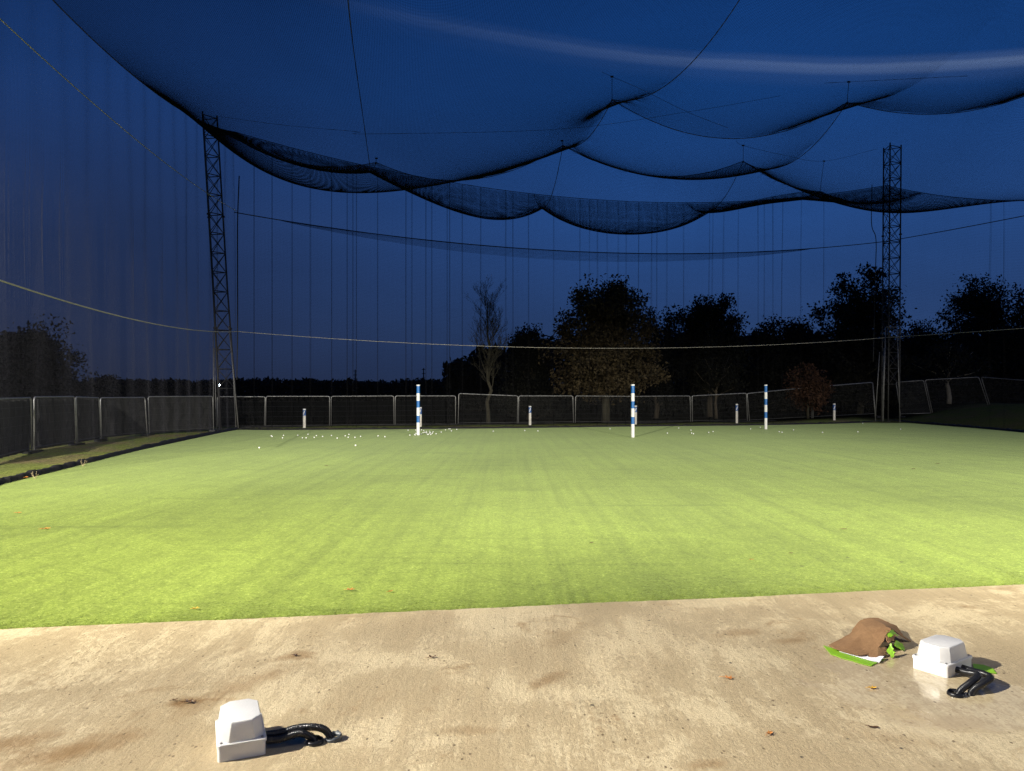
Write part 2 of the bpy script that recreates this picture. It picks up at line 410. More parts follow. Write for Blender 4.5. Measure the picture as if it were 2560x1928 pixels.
# grass blades of the turf lip standing against the slab (nobody could count them)
nb = 26000
t = rng.uniform(-4.4, 5.6, nb); dd = np.abs(rng.normal(0, 0.35, nb)) * rng.uniform(0, 1, nb)
mid = near_a * 0.5 + near_b * 0.5
pos = mid[None] + d[None] * (t - 0.4)[:, None] + nrm[None] * (dd + 0.0)[:, None]
an = rng.uniform(0, 2 * PI, nb); hgt = rng.uniform(0.005, 0.011, nb); w = 0.0013
lean = rng.normal(0, 0.012, (nb, 2))
V = np.zeros((nb, 3, 3))
V[:, 0, :2] = pos + np.stack([np.cos(an), np.sin(an)], -1) * w; V[:, 1, :2] = pos - np.stack([np.cos(an), np.sin(an)], -1) * w
V[:, 2, :2] = pos + lean; V[:, 2, 2] = hgt; V[:, :, 2] -= 0.004
tag(np_mesh('turf_blades', V.reshape(-1, 3), np.arange(nb * 3).reshape(-1, 3), M['turf']), 'short green artificial grass blades along the slab edge', 'grass', kind='stuff')

# ------------------------------------------------------------------ nets
def threads(lines, r, sides=3):
    """lines (L,n,3) -> verts, quads of thin prisms following each line"""
    L, n, _ = lines.shape
    T = np.gradient(lines, axis=1); T /= np.linalg.norm(T, axis=2, keepdims=True) + 1e-9
    up = np.zeros_like(T); up[..., 2] = 1
    bad = np.abs(T[..., 2]) > 0.9; up[bad] = (1, 0, 0)
    A = np.cross(T, up); A /= np.linalg.norm(A, axis=2, keepdims=True) + 1e-9
    B = np.cross(T, A)
    V = np.stack([lines + r * (A * math.cos(2 * PI * k / sides) + B * math.sin(2 * PI * k / sides)) for k in range(sides)], 2)  # L,n,s,3
    idx = np.arange(L * n * sides).reshape(L, n, sides)
    q = []
    for k in range(sides):
        k2 = (k + 1) % sides
        q.append(np.stack([idx[:, :-1, k], idx[:, :-1, k2], idx[:, 1:, k2], idx[:, 1:, k]], -1).reshape(-1, 4))
    return V.reshape(-1, 3), np.concatenate(q)
def join(parts):
    Vs, Fs, k = [], [], 0
    for v, f in parts: Vs.append(v); Fs.append(f + k); k += len(v)
    return np.concatenate(Vs), np.concatenate(Fs)

# roof net: a hanging membrane held by its edge cables and a handful of hangers
N = 181
U = np.linspace(0, 1, N)
def quad(u, v):
    u = np.asarray(u)[..., None]; v = np.asarray(v)[..., None]
    return FL * (1 - u) * (1 - v) + FR * u * (1 - v) + BR * u * v + BL * (1 - u) * v
def inv_quad(x, y):
    u = v = 0.5
    for _ in range(30):
        p = quad(u, v); e = np.array([x, y]) - p
        du = (quad(u + 1e-4, v) - p) / 1e-4; dv = (quad(u, v + 1e-4) - p) / 1e-4
        s = np.linalg.solve(np.stack([du, dv], 1), e); u += s[0]; v += s[1]
    return u, v
def sagcurve(t, z0, z1, sag): return z0 + (z1 - z0) * t - sag * 4 * t * (1 - t)
PINS = [  # photo position of each peak and its distance
    (1530, 248, 25.0), (2118, 255, 25.6), (1407, 363, 29.2), (1858, 402, 31.4), (940, 405, 29.0), (2050, 478, 34.4)]
pins = [at(px, py, Y) for px, py, Y in PINS]
offpins = [(6.2, 17.8, 12.2), (13.2, 18.8, 12.2), (-2.6, 17.2, 12.0), (6.0, 10.0, 10.6), (14.6, 11.0, 10.4), (-1.5, 9.5, 11.2)]
def z_left(v): return sagcurve(v, 11.0, 12.3, 1.7)
def z_right(v): return sagcurve(v, 11.0, 12.0, 3.3)
def z_back(u): return sagcurve(u, 12.3, 12.0, 1.75)
def z_front(u): return sagcurve(u, 11.0, 11.0, 0.3)
LOAD = 0.38
def qxy(u, v): return quad(np.array(u), np.array(v))
def seg(a, b, k=0.019):
    """catenary cord between two held points (x, y, z)"""
    a = np.array(a, float); b = np.array(b, float); L = np.linalg.norm((b - a)[:2]); t = np.linspace(0, 1, 160)
    p = a + (b - a) * t[:, None]; p[:, 2] -= k * L * L * 4 * t * (1 - t); return p
def edge_pt(kind, t):
    uv = {'L': (0, t), 'R': (1, t), 'B': (t, 1), 'F': (t, 0)}[kind]; p = qxy(*uv)
    z = {'L': z_left, 'R': z_right, 'B': z_back, 'F': z_front}[kind](t); return (p[0], p[1], z)
P0, P1, P2_, P3, P4, P5 = pins
O = offpins
P6 = (19.6, 26.4, 12.7)      # next hanger, just outside the picture
SEAMS = [seg(P0, P1), seg(P1, P6, .012), seg(P6, edge_pt('R', .66), .01), seg(P6, O[1], .01),
         seg(edge_pt('L', .93), P4), seg(P4, P2_), seg(P2_, P3, .014), seg(P3, P5, .010), seg(P5, edge_pt('R', .93)),
         seg(P4, edge_pt('B', .17), .04), seg(P2_, edge_pt('B', .41), .075), seg(P3, edge_pt('B', .65), .075), seg(P5, edge_pt('B', .83), .05),
         seg(P2_, P0, .03), seg(P3, P1, .03), seg(P0, O[0]), seg(P1, O[1]),
         seg(O[2], O[0], .012), seg(O[0], O[1], .012), seg(O[1], edge_pt('R', .42), .012),
         seg(edge_pt('L', .18), O[5], .012), seg(O[5], O[3], .012), seg(O[3], O[4], .012), seg(O[4], edge_pt('R', .15), .012)]
def solve(iters=5000):
    n = 61; u = np.linspace(0, 1, n); z = None
    for n in (46, 91, N):
        u = np.linspace(0, 1, n)
        if z is None: z = np.full((n, n), 10.0)
        else:
            m = z.shape[0]; g = np.linspace(0, m - 1, n); i0 = np.minimum(g.astype(int), m - 2); f = g - i0
            z = z[i0] * (1 - f)[:, None] + z[i0 + 1] * f[:, None]; z = z[:, i0] * (1 - f)[None] + z[:, i0 + 1] * f[None]
        fix = np.zeros((n, n), bool); val = np.zeros((n, n)); UU, VV = np.meshgrid(u, u, indexing='ij')
        front = np.interp(UU, [0, .12, .3, .6, 1], [.05, .06, .07, .08, .08])                # how slack each part of the net hangs
        back = np.interp(UU, [0, .22, .34, .62, .76, 1], [.44, .46, 1.0, 1.0, .36, .56])
        LD = front + (np.interp(UU, [0, .10, .30, .42, 1], [.14, .05, .03, .17, .17]) - front) * np.interp(VV, [.42, .5], [0, 1])
        LD = LD + np.interp(UU, [.3, .42, .66, .76], [0, .12, .12, .05]) * np.interp(VV, [.67, .71], [0, 1])
        k0 = np.interp(UU, [0, .20, .30], [.70, .72, .835])
        LD = LD + (back - LD) * np.clip((VV - k0) / .08, 0, 1)
        LD = LD[1:-1, 1:-1]
        for (sl, vv) in (((0, slice(None)), z_left(u)), ((-1, slice(None)), z_right(u)), ((slice(None), 0), z_front(u)), ((slice(None), -1), z_back(u))):
            fix[sl] = True; val[sl] = vv
        for p in pins + offpins:
            a, b = inv_quad(p[0], p[1]); i, j = int(round(a * (n - 1))), int(round(b * (n - 1)))
            for di in (0,):
                fix[i, j] = True; val[i, j] = p[2]
        for sg in SEAMS:
            for q in sg[::2]:
                a, b = inv_quad(q[0], q[1]); i, j = int(round(a * (n - 1))), int(round(b * (n - 1)))
                if 0 < i < n - 1 and 0 < j < n - 1: fix[i, j] = True; val[i, j] = q[2]
        h = 30.0 / (n - 1)
        ii, jj = np.meshgrid(np.arange(n), np.arange(n), indexing='ij'); red = (ii + jj) % 2 == 0
        free = ~fix; free[0] = free[-1] = False; free[:, 0] = free[:, -1] = False
        z[fix] = val[fix]; om = 2 / (1 + math.sin(PI / n))
        for _ in range(int(6 * n)):
            for col in (red, ~red):
                avg = np.zeros_like(z)
                avg[1:-1, 1:-1] = (z[2:, 1:-1] + z[:-2, 1:-1] + z[1:-1, 2:] + z[1:-1, :-2] - h * h * LD) / 4
                msk = free & col; z[msk] += om * (avg[msk] - z[msk])
    return z
ZR = solve()
def roof_pt(u, v):
    u = np.asarray(u, float); v = np.asarray(v, float)
    gu, gv = u * (N - 1), v * (N - 1); i = np.clip(gu.astype(int), 0, N - 2); j = np.clip(gv.astype(int), 0, N - 2); a, b = gu - i, gv - j
    z = ZR[i, j] * (1 - a) * (1 - b) + ZR[i + 1, j] * a * (1 - b) + ZR[i, j + 1] * (1 - a) * b + ZR[i + 1, j + 1] * a * b
    return np.concatenate([quad(u, v), z[..., None]], -1)
SP, TR = 0.036, 0.0027
nu, nv = int(30 / SP), int(31 / SP); smp = np.linspace(0, 1, 150)
A_, B_ = np.meshgrid(np.linspace(0, 1, nu), smp, indexing='ij')
l1 = roof_pt(A_, B_)
A_, B_ = np.meshgrid(np.linspace(0, 1, nv), smp, indexing='ij')
l2 = roof_pt(B_, A_)
V, Q = join([threads(l1, TR), threads(l2, TR)])
roof = empty('roof_net', (5, 20, 0), 'black overhead net sagging in scalloped bellies from hanger points above the turf', 'net')
def child_np(name, V, Q, mat, parent):
    o = np_mesh(name, V, Q, mat, parent); o.location = -Vector(parent.location); return o
child_np('netting', V, Q, M['net'], roof)
# overlap where the roof net is doubled and laced along the far edge
A_, B_ = np.meshgrid(np.linspace(0, 1, 900), np.linspace(.925, 1, 30), indexing='ij'); o1 = roof_pt(A_, B_); o1[..., 2] -= 0.05
A_, B_ = np.meshgrid(np.linspace(.925, 1, 74), np.linspace(0, 1, 260), indexing='ij'); o2 = roof_pt(B_, A_); o2[..., 2] -= 0.05
V, Q = join([threads(q_, 0.0034) for q_ in (o1, o2)])
child_np('overlap_netting', V, Q, M['net'], roof)
def child_mb(mb, name, mat, parent, smooth=True):
    mb.v = [tuple(Vector(p) - Vector(parent.location)) for p in mb.v]
    return mb.build(name, mat, parent, smooth)
# edge cords of the roof net
for (uu, vv) in ((np.zeros(90), np.linspace(0, 1, 90)), (np.ones(90), np.linspace(0, 1, 90)), (np.linspace(0, 1, 90), np.ones(90)), (np.linspace(0, 1, 90), np.zeros(90))):
    child_mb(MB().tube([tuple(p) for p in roof_pt(uu, vv)], 0.014, 5), 'edge_cord', M['rope_dark'], roof)
for sg in SEAMS:
    if sg[0][0] > 10 and sg[-1][1] < 20: continue          # no cord sewn along these folds
    q = sg.copy(); q[:, 2] -= 0.012
    child_mb(MB().tube([tuple(x) for x in q[::4]] + [tuple(q[-1])], 0.013, 5), 'seam_cord', M['rope_dark'], roof)

# side nets ---------------------------------------------------------
def side_net(name, A, B, ztop, folds, label, mat=None, amp=0.10, sp=0.055, slack=None, zbot=0.03, lr=0.0013, band=None):
    A = np.array(A); B = np.array(B); Ld = np.linalg.norm(B - A); dr = (B - A) / Ld; nr = np.array([-dr[1], dr[0]])
    # station list along the wall: even spacing plus crowded stations in the folds
    s = list(np.arange(0, Ld, sp))
    for c, wd in folds: s += list(np.linspace(c - wd, c + wd, 9)) if band is None else []
    sh_ = list(np.arange(0, Ld, max(sp, 0.16))) + [x for c, wd in folds for x in np.linspace(c - wd, c + wd, 7)]
    sh_ = np.array(sorted(x for x in sh_ if 0 <= x <= Ld))
    s = np.array(sorted(x for x in s if 0 <= x <= Ld))
    nz = 40; tz = np.linspace(0, 1, nz)
    def surf(ss, tt):
        zt = ztop(ss / Ld); z = zbot + (zt - zbot) * tt
        off = 0.05 * np.sin(ss * 1.7 + 2.0 * np.sin(tt * 3)) * np.sin(PI * tt) + 0.03 * np.sin(ss * 5.3 + tt * 2)
        sh = 0
        for c, wd in folds:
            cc = c + 0.10 * np.sin(tt * 2.2 + c * 7) * wd * 10 * 0.25
            g = np.exp(-((ss - cc) / wd) ** 2 * 2); off = off + amp * (0.35 + 0.75 * ((c * 7.31) % 1.0)) * g * ((0.35 + 0.65 * np.sin(PI * np.clip(tt * 0.9 + 0.1, 0, 1))) if band is None else np.exp(-((z - band[0]) / band[1]) ** 2))
        p = A + dr * ss[..., None] + nr * off[..., None]
        return np.concatenate([p, z[..., None]], -1)
    S, T = np.meshgrid(s, tz, indexing='ij'); lv = surf(S, T)
    zs = np.linspace(0, 1, int(ztop(0.5) / sp)); T, S = np.meshgrid(zs, sh_, indexing='ij'); lh = surf(S, T)
    V, Q = join([threads(lv, lr), threads(lh, lr)])
    o = empty(name, (*(A + B) / 2, 0), label, 'net')
    child_np('netting', V, Q, mat or M['net'], o)
    return o, surf, s
fold_px = [635, 680, 730, 776, 829, 868, 882, 891, 944, 1015, 1030, 1065, 1080, 1118, 1124, 1156, 1202, 1265, 1283, 1321, 1384, 1450, 1475, 1494, 1518, 1546, 1565, 1598, 1630, 1644, 1668, 1710, 1775, 1783, 1810, 1846, 1895, 1910, 1933, 1957, 2004, 2060]
bdir = (BR - BL) / np.linalg.norm(BR - BL)
folds = []
for i, px in enumerate(fold_px):
    k = (px - CX) / F     # intersection of the column with the far wall line
    sA = np.linalg.solve(np.array([[bdir[0], -k], [bdir[1], -1.0]]), -BL)[0]
    folds.append((sA, 0.018 + 0.016 * ((i * 37) % 7) / 7))
back_net, back_surf, _ = side_net('back_net', BL, BR, z_back, folds, 'dark net wall with vertical folds hanging across the far end of the turf', amp=0.12)
fl = [(7.6 + 0.30 * k + 0.11 * math.sin(k * 3), 0.035 + 0.03 * ((k * 5) % 3) / 3) for k in range(13)] + [(c_, 0.03) for c_ in (13.4, 15.2, 17.5, 21.0)]
LM = FL + 0.22 * (BL - FL)      # the side net starts well in front of the first visible pleat
left_net, left_surf, _ = side_net('left_net', LM, BL, lambda t: z_left(0.22 + 0.78 * t), [(c - 5.6, w_) for c, w_ in fl], 'dark net wall hanging along the left side of the turf beside the grass strip', M['net_haze'], amp=0.10, sp=0.036, lr=0.0009, band=(5.0, 1.3))
fr = [(rng.uniform(2, 28), rng.uniform(0.02, 0.05)) for _ in range(14)]
right_net, right_surf, _ = side_net('right_net', FR, BR, z_right, fr, 'dark net wall hanging along the right side of the turf below the bank', amp=0.1)

# slack pleat of net gathered under the middle rope on the back wall
def rope_run(A, B, z0, z1, sag, n=60, off=0.0):
    A = np.array(A); B = np.array(B); t = np.linspace(0, 1, n); p = A + (B - A) * t[:, None]
    return np.concatenate([p, sagcurve(t, z0, z1, sag)[:, None]], -1)
def rope(name, pts, r, mat, label, cat='rope', group=None):
    o = MB().tube([tuple(p) for p in pts], r, 6).build(name, mat, None, True); tag(o, label, cat, group); return o
inw = np.array([0.0, -0.12])
mid_back = rope_run(BL + inw, BR + inw, 8.95, 9.15, 1.1)
low_back = rope_run(BL + inw, BR + inw, 4.05, 4.3, 0.62)
rope('net_rope', mid_back, 0.020, M['rope_dark'], 'dark rope across the far net, the upper of its two ropes', group='ropes holding the side nets')
rope('net_rope', low_back, 0.011, M['rope_pale'], 'pale rope across the far net in front of the trees, the lower of two', group='ropes holding the side nets')
inl = np.array([0.12, 0.0])
rope('net_rope', rope_run(LM + inl, BL + inl, 8.55, 9.0, 0.42), 0.011, M['rope_pale'], 'thin upper rope sloping along the left net down to the left mast', group='ropes holding the side nets')
rope('net_rope', rope_run(LM + inl, BL + inl, 3.75, 4.05, 0.42), 0.015, M['rope_pale'], 'thick pale lower rope along the left net lit by the floodlights', group='ropes holding the side nets')
rope('net_rope', rope_run(FR - inl, BR - inl, 8.6, 9.15, 0.4), 0.018, M['rope_dark'], 'dark rope running right from the right mast along the right net', group='ropes holding the side nets')
rope('net_rope', rope_run(FR - inl, BR - inl, 4.1, 4.3, 0.15), 0.012, M['rope_pale'], 'thin pale rope running right from the right mast in front of trees', group='ropes holding the side nets')
# pleat
n = 260; t = np.linspace(0.06, 0.86, n); mp = np.array([np.interp(t, np.linspace(0, 1, 60), mid_back[:, k]) for k in range(3)]).T
dep = 0.34 * np.sin(PI * np.clip((t - 0.06) / 0.8, 0, 1)) ** 0.8 + 0.02
W = np.linspace(0, 1, 9)
G = np.zeros((n, 9, 3)); 
for j, w in enumerate(W):
    G[:, j] = mp; G[:, j, 2] -= dep * 1.15 * w; G[:, j, 1] -= 0.05 + 0.10 * math.sin(PI * w)
s2 = np.linspace(0, n - 1, 620); Gx = np.array([[np.interp(s2, np.arange(n), G[:, j, k]) for k in range(3)] for j in range(9)]).transpose(2, 0, 1)
V, Q = join([threads(Gx, 0.0034), threads(G.transpose(1, 0, 2), 0.005)])
o = np_mesh('slack_net_fold', V, Q, M['net']); tag(o, 'slack fold of net hanging below the upper rope of the far net', 'net')

# corner ropes and the long rope falling from overhead to the left peak
rope('corner_rope', [tuple(p) for p in catmull([at(592, 950, 31.0), at(594, 820, 31.0), at(594, 690, 31.0), at(594, 555, 31.0), at(598, 440, 31.0)])], 0.024, M['rope_dark'], 'thick dark rope hanging vertically just right of the left mast', group='vertical corner ropes')
rope('corner_rope', [tuple(p) for p in catmull([at(2183, 905, 37.6), at(2188, 700, 37.6), at(2190, 600, 37.6), at(2179, 560, 37.6), at(2180, 462, 37.6)])], 0.020, M['rope_dark'], 'dark rope hanging vertically just left of the right mast', group='vertical corner ropes')
rope('hoist_rope', [tuple(p) for p in catmull([at(862, -120, 14), at(870, 0, 16), at(886, 140, 20), at(905, 275, 24.5), at(925, 418, 29)])], 0.012, M['rope_dark'], 'long dark rope falling steeply from overhead to the leftmost net peak')

# overhead wires and hangers
def wire(pts, label, r=0.006): return rope('overhead_wire', pts, r, M['rope_dark'], label, 'wire', 'overhead wires carrying the roof net')
hang_top = [at(1530, 192, 25.0), at(2122, 205, 25.6), at(1405, 352, 29.2), at(1858, 364, 31.4), at(941, 396, 29.0), at(2060, 403, 34.4)]
hl = ['peak nearest the middle of the photo top', 'right-hand high peak of the net', 'small peak below the middle one', 'low peak below the right-hand high peak', 'leftmost net peak', 'low far peak just left of right mast']
for (a, b, t_) in zip(hang_top, pins, hl):
    mb = MB().tube([a, b], 0.010, 5); mb.box(a, (0.10, 0.04, 0.05)); mb.tube([b, (b[0], b[1], b[2] - 0.08)], 0.025, 6)
    tag(mb.build('net_hanger', M['steel_dark']), 'short wire hanger with clamp above the ' + t_, 'hanger', 'hangers holding up the roof net')
wire(catmull([at(1505, 180, 25.2), hang_top[0], at(1600, 222, 24.6), at(1718, 280, 24.2), at(1820, 320, 24.0)]), 'thin overhead wire from the middle net peak down to the right')
wire(catmull([at(2060, 208, 25.6), hang_top[1], at(2260, 198, 25.4), at(2420, 190, 25.2)]), 'thin overhead wire across the high right-hand net peak')
wire(catmull([at(900, 330, 29), at(925, 335, 29), at(1400, 323, 29.5), at(1718, 280, 30), at(1950, 240, 30.5)]), 'thin overhead wire running level from the hoist rope to the middle peak')
wire(catmull([at(1840, 352, 31.4), hang_top[3], at(1960, 388, 33), hang_top[5], at(2195, 372, 36.4)]), 'thin overhead wire from the right mast to the two low right peaks')
wire(catmull([at(536, 290, 31.2), at(700, 312, 30.5), at(900, 330, 29)]), 'thin overhead wire from the top of the left mast to the hoist rope')

# ------------------------------------------------------------------ masts
def mast(name, base, topc, w0, w1, label, rot, zl0, bays, dark, raker):
    base = Vector(base); topc = Vector(topc)
    o = empty(name, base, label, 'mast', 'lattice masts at the far corners')
    def corner(k, t):
        c = base.lerp(topc, t); w = (w0 + (w1 - w0) * min(1, t / 0.45)) / math.sqrt(3)
        a = rot + k * 2 * PI / 3; return c + Vector((math.cos(a), math.sin(a), 0)) * w - base
    H = topc.z - base.z
    for k in range(3):
        MB().tube([corner(k, t) for t in np.linspace(0, 1.004, 8)], 0.036, 8).build('leg', dark, o, True)
        MB().lathe([(0.0, 0.0), (0.11, 0.0), (0.11, 0.02), (0.0, 0.02)], corner(k, 0), 12).build('foot_plate', dark, o)
    t0 = zl0 / H; L = np.linspace(t0, 0.995, bays + 1)
    for i, t in enumerate(L):
        mb = MB()
        for k in range(3): mb.tube([corner(k, t), corner((k + 1) % 3, t)], 0.020, 6)
        mb.build('rung', dark, o, True)
        if i < bays:
            for k in range(3):
                a, b = corner(k, L[i]), corner((k + 1) % 3, L[i]); c, dd = corner(k, L[i + 1]), corner((k + 1) % 3, L[i + 1])
                q = MB().tube([a, dd], 0.015, 5); q.tube([b, c], 0.015, 5)
                q.build('cross_brace', dark, o, True)
    for t in (0.32, 0.68):
        for k in range(3):
            p = corner(k, t); MB().lathe([(0.0, -0.03), (0.075, -0.03), (0.075, 0.03), (0.0, 0.03)], p, 10).build('splice_flange', dark, o)
    for a, b in raker:
        MB().tube([Vector(a) - base, Vector(b) - base], 0.022, 8).build('support_pole', M['galv_dull'], o, True)
    return o
lb = gp(566, 1074); yl = 31.2
mast('lattice_mast', (at(566, 1074, yl)[0], yl, 0.0), at(519, 290, yl), 0.80, 0.64, 'dark lattice mast at the left corner leaning left over the fence', 0.35, 1.7, 14, M['steel_dark'],
     [(at(534, 1078, yl - .3), at(533, 826, yl - .1)), (at(541, 1076, yl - .2), at(536, 870, yl - .1)), (at(596, 1072, yl - .3), at(572, 815, yl - .2)), (at(590, 1070, yl - .2), at(580, 880, yl - .2)), (at(543, 1066, yl + .1), at(542, 1000, yl + .1))])
yr = 37.6
mast('lattice_mast', (at(2224, 1052, yr)[0], yr, 0.05), at(2229, 366, yr), 0.82, 0.80, 'dark upright lattice mast at the right corner in front of the trees', 2.0, 1.9, 15, M['steel_dark'],
     [(at(2208, 1052, yr - .5), at(2214, 818, yr - .4)), (at(2206, 1053, yr - .3), at(2210, 870, yr - .3)), (at(2250, 1056, yr - .5), at(2243, 818, yr - .4)), (at(2188, 1050, yr - .3), at(2199, 880, yr - .2)), (at(2189, 1052, yr - .35), at(2182, 958, yr - .2)), (at(2214, 818, yr - .4), at(2243, 818, yr - .4))])

# ------------------------------------------------------------------ fence panels
def panel(name, bl, br, tl, tr, label, group, screen=False):
    """mesh fence panel through its four corners"""
    bl, br, tl, tr = (Vector(p) for p in (bl, br, tl, tr))
    base = (bl + br) / 2; o = empty(name, base, label, 'fence', group)
    q = [p - base for p in (bl, tl, tr, br)]
    rad = 0.10
    def corner(a, c, b):
        u = (a - c).normalized(); v = (b - c).normalized(); out = []
        p0, p1 = c + u * rad, c + v * rad
        for t in np.linspace(0, 1, 7): out.append((1 - t) ** 2 * p0 + 2 * t * (1 - t) * c + t * t * p1)
        return out
    path = [q[0]] + corner(q[0], q[1], q[2]) + corner(q[1], q[2], q[3]) + [q[3]]
    mb = MB().tube(path, 0.021, 8)
    lo = 0.08
    if group == gr: mb.tube([q[0].lerp(q[1], lo), q[3].lerp(q[2], lo)], 0.018, 8)
    mb.build('frame', M['galv_dull' if group == gr else 'galv'], o, True)
    mb = MB()
    if group != gr: mb.tube([q[0].lerp(q[1], lo), q[3].lerp(q[2], lo)], 0.016, 6)
    for s in np.linspace(0, 1, 60)[1:-1]:
        mb.tube([q[0].lerp(q[3], s).lerp(q[1].lerp(q[2], s), lo), q[0].lerp(q[3], s).lerp(q[1].lerp(q[2], s), 0.99)], 0.0022, 3, cap=False)
    for s in (0.2, 0.36, 0.52, 0.68, 0.84):
        a, b = q[0].lerp(q[1], s), q[3].lerp(q[2], s); mb.tube([a, b], 0.0028, 3, cap=False)
    mb.build('wire_mesh', M['wire'], o)
    for p in (q[0], q[3]):
        MB().box((p.x, p.y, p.z - 0.02), (0.22, 0.5, 0.11), 0.15).build('rubber_foot', M['black'], o)
    if screen:
        n, m = 30, 14; V = []
        for i in range(n + 1):
            for j in range(m + 1):
                p = q[0].lerp(q[3], i / n).lerp(q[1].lerp(q[2], i / n), 0.03 + 0.95 * j / m)
                w = 0.035 + 0.03 * math.sin(i * 1.3 + math.sin(j * .6)) + 0.02 * math.sin(i * 2.7 + j * .8)
                V.append((p.x - w * 0.6 * 0 - w, p.y + w * 0.4, p.z))
        idx = np.arange((n + 1) * (m + 1)).reshape(n + 1, m + 1)
        Fq = np.stack([idx[:-1, :-1], idx[1:, :-1], idx[1:, 1:], idx[:-1, 1:]], -1).reshape(-1, 4)
        np_mesh('debris_sheet', np.array(V), Fq, M['screen'], o, True)
    return o
gl, gb, gr = 'fence panels along the left grass strip', 'fence panels behind the far net', 'fence panels on the right bank'
Lp = [((-110, 1185), (-110, 1000)), ((79, 1131), (77, 995)), ((86, 1129), (85, 993)), ((190, 1112), (186, 992)), ((194, 1111), (189, 993)), ((252, 1100), (247, 995)), ((253, 1098), (251, 995)), ((368, 1087), (362, 994)), ((374, 1086), (370, 992)), ((534, 1077), (532, 991))]
labs = ['mesh fence panel with dark sheet, leftmost and cut by the photo edge', 'mesh fence panel with dark rumpled sheet, second along the left grass strip', 'narrow-looking angled mesh fence panel, third along the left grass strip', 'mesh fence panel fourth along the left strip, beside the bent post', 'long mesh fence panel fifth along the left strip, ending at the left mast']
for i in range(5):
    (b0, t0), (b1, t1) = Lp[2 * i], Lp[2 * i + 1]
    if i == 0: B0 = (gp(-30, 1160)); Y0 = B0[1]; T0 = at(-30, 998, Y0)
    else: B0 = gp(*b0); T0 = at(*t0, B0[1])
    B1 = gp(*b1); T1 = at(*t1, B1[1])
    panel('fence_panel', B0, B1, T0, T1, labs[i], gl, True)
def yb(px): return 33.2 + (px - 541) / (2190 - 541) * 8.0
def bp(b, a, lo, to, label, g=gb):
    """panel between columns a and b; lo/to = rows of foot and top"""
    A = [at(a[0], a[2], yb(a[0])), at(b[0], b[2], yb(b[0])), at(a[1], a[3], yb(a[0])), at(b[1], b[3], yb(b[0]))]
    return panel('fence_panel', A[0], A[1], A[2], A[3], label, g)
bk = [((545, 543, 1072, 992), (661, 663, 1071, 992), 'wire fence panel directly behind the foot of the left mast'),
      ((664, 665, 1071, 991), (824, 824, 1069, 991), 'wire fence panel behind the leftmost short marker tube'),
      ((828, 828, 1069, 991), (985, 984, 1067, 990), 'plain wire fence panel between leftmost short marker tube and left striped pole'),
      ((988, 988, 1067, 990), (1139, 1139, 1066, 990), 'wire fence panel behind the left striped pole'),
      ((1145, 1147, 1064, 984), (1293, 1295, 1062, 990), 'wire fence panel sitting higher, behind the bare tree trunk line'),
      ((1296, 1297, 1062, 990), (1434, 1432, 1060, 990), 'wire fence panel behind the short tube right of the bare tree'),
      ((1438, 1439, 1060, 990), (1580, 1580, 1059, 991), 'wire fence panel in front of the large oak trunk'),
      ((1583, 1583, 1059, 991), (1727, 1725, 1058, 990), 'wire fence panel just right of the middle striped pole'),
      ((1731, 1730, 1057, 990), (1869, 1866, 1056, 983), 'wire fence panel behind the short tube left of the right striped pole'),
      ((1874, 1868, 1056, 984), (2030, 2030, 1048, 968), 'wire fence panel running behind the right striped pole'),
      ((2033, 2033, 1048, 968), (2190, 2181, 1041, 956), 'wire fence panel behind the rightmost short tube, beside the red tree')]
for a, b, lb_ in bk: bp(b, a, 0, 0, lb_)
A = lambda px, py, Y: at(px, py, Y)
for (b0, t0, b1, t1, Ya, Yb, lb_) in [((2252, 1042), (2240, 956), (2329, 1040), (2309, 951), 41.4, 41.0, 'wire fence panel on the bank just right of the right mast'),
                                      ((2333, 1040), (2313, 950), (2479, 1040), (2447, 943), 41.0, 40.5, 'leaning wire fence panel in front of the pale forked tree'),
                                      ((2483, 1040), (2453, 943), (2640, 1062), (2625, 956), 40.5, 38.0, 'leaning wire fence panel cut by the right photo edge')]:
    panel('fence_panel', A(*b0, Ya), A(*b1, Yb), A(*t0, Ya), A(*t1, Yb), lb_, gr)

# net hem and edging along the turf
def strip(name, pts, h, w, mat, label, cat, jit=0.015, n=14):
    P = catmull(pts, n); mb = MB(); vs = []
    for i, p in enumerate(P):
        a = P[max(i - 1, 0)]; b = P[min(i + 1, len(P) - 1)]; t = (b - a)[:2]; t = t / np.linalg.norm(t); nn = np.array([-t[1], t[0]])
        j = jit * mnoise.noise(Vector((i * 0.7, p[0], 2.0))); hh = h * (1 + 0.5 * mnoise.noise(Vector((i * 0.9, 5, p[1]))))
        for o_, z in ((-w / 2, 0), (-w / 2 * .7, hh), (w / 2 * .7, hh * 0.9), (w / 2, 0)): vs.append((p[0] + nn[0] * (o_ + j), p[1] + nn[1] * (o_ + j), p[2] - 0.02 + z))
    n_ = len(P); fs = [(i * 4 + k, i * 4 + k + 1, i * 4 + k + 5, i * 4 + k + 4) for i in range(n_ - 1) for k in range(3)] + [(0, 1, 2, 3), tuple((n_ - 1) * 4 + k for k in (3, 2, 1, 0))]
    mb.add(vs, fs); return tag(mb.build(name, mat, None, True), label, cat)
strip('net_hem', [gp(-60, 1226), gp(0, 1209), gp(120, 1180), gp(270, 1143), gp(420, 1107), gp(540, 1083), gp(592, 1074)], 0.10, 0.16, M['blackedge'], 'rumpled black hem of net lying along the left turf edge', 'hem', 0.05, 24)
strip('net_hem', [gp(592, 1074), gp(700, 1075), gp(1000, 1073), gp(1300, 1070), gp(1600, 1066), gp(1900, 1063), gp(2120, 1058), gp(2228, 1053)], 0.09, 0.14, M['blackedge'], 'black hem of net lying along the far turf edge', 'hem', 0.04, 24)
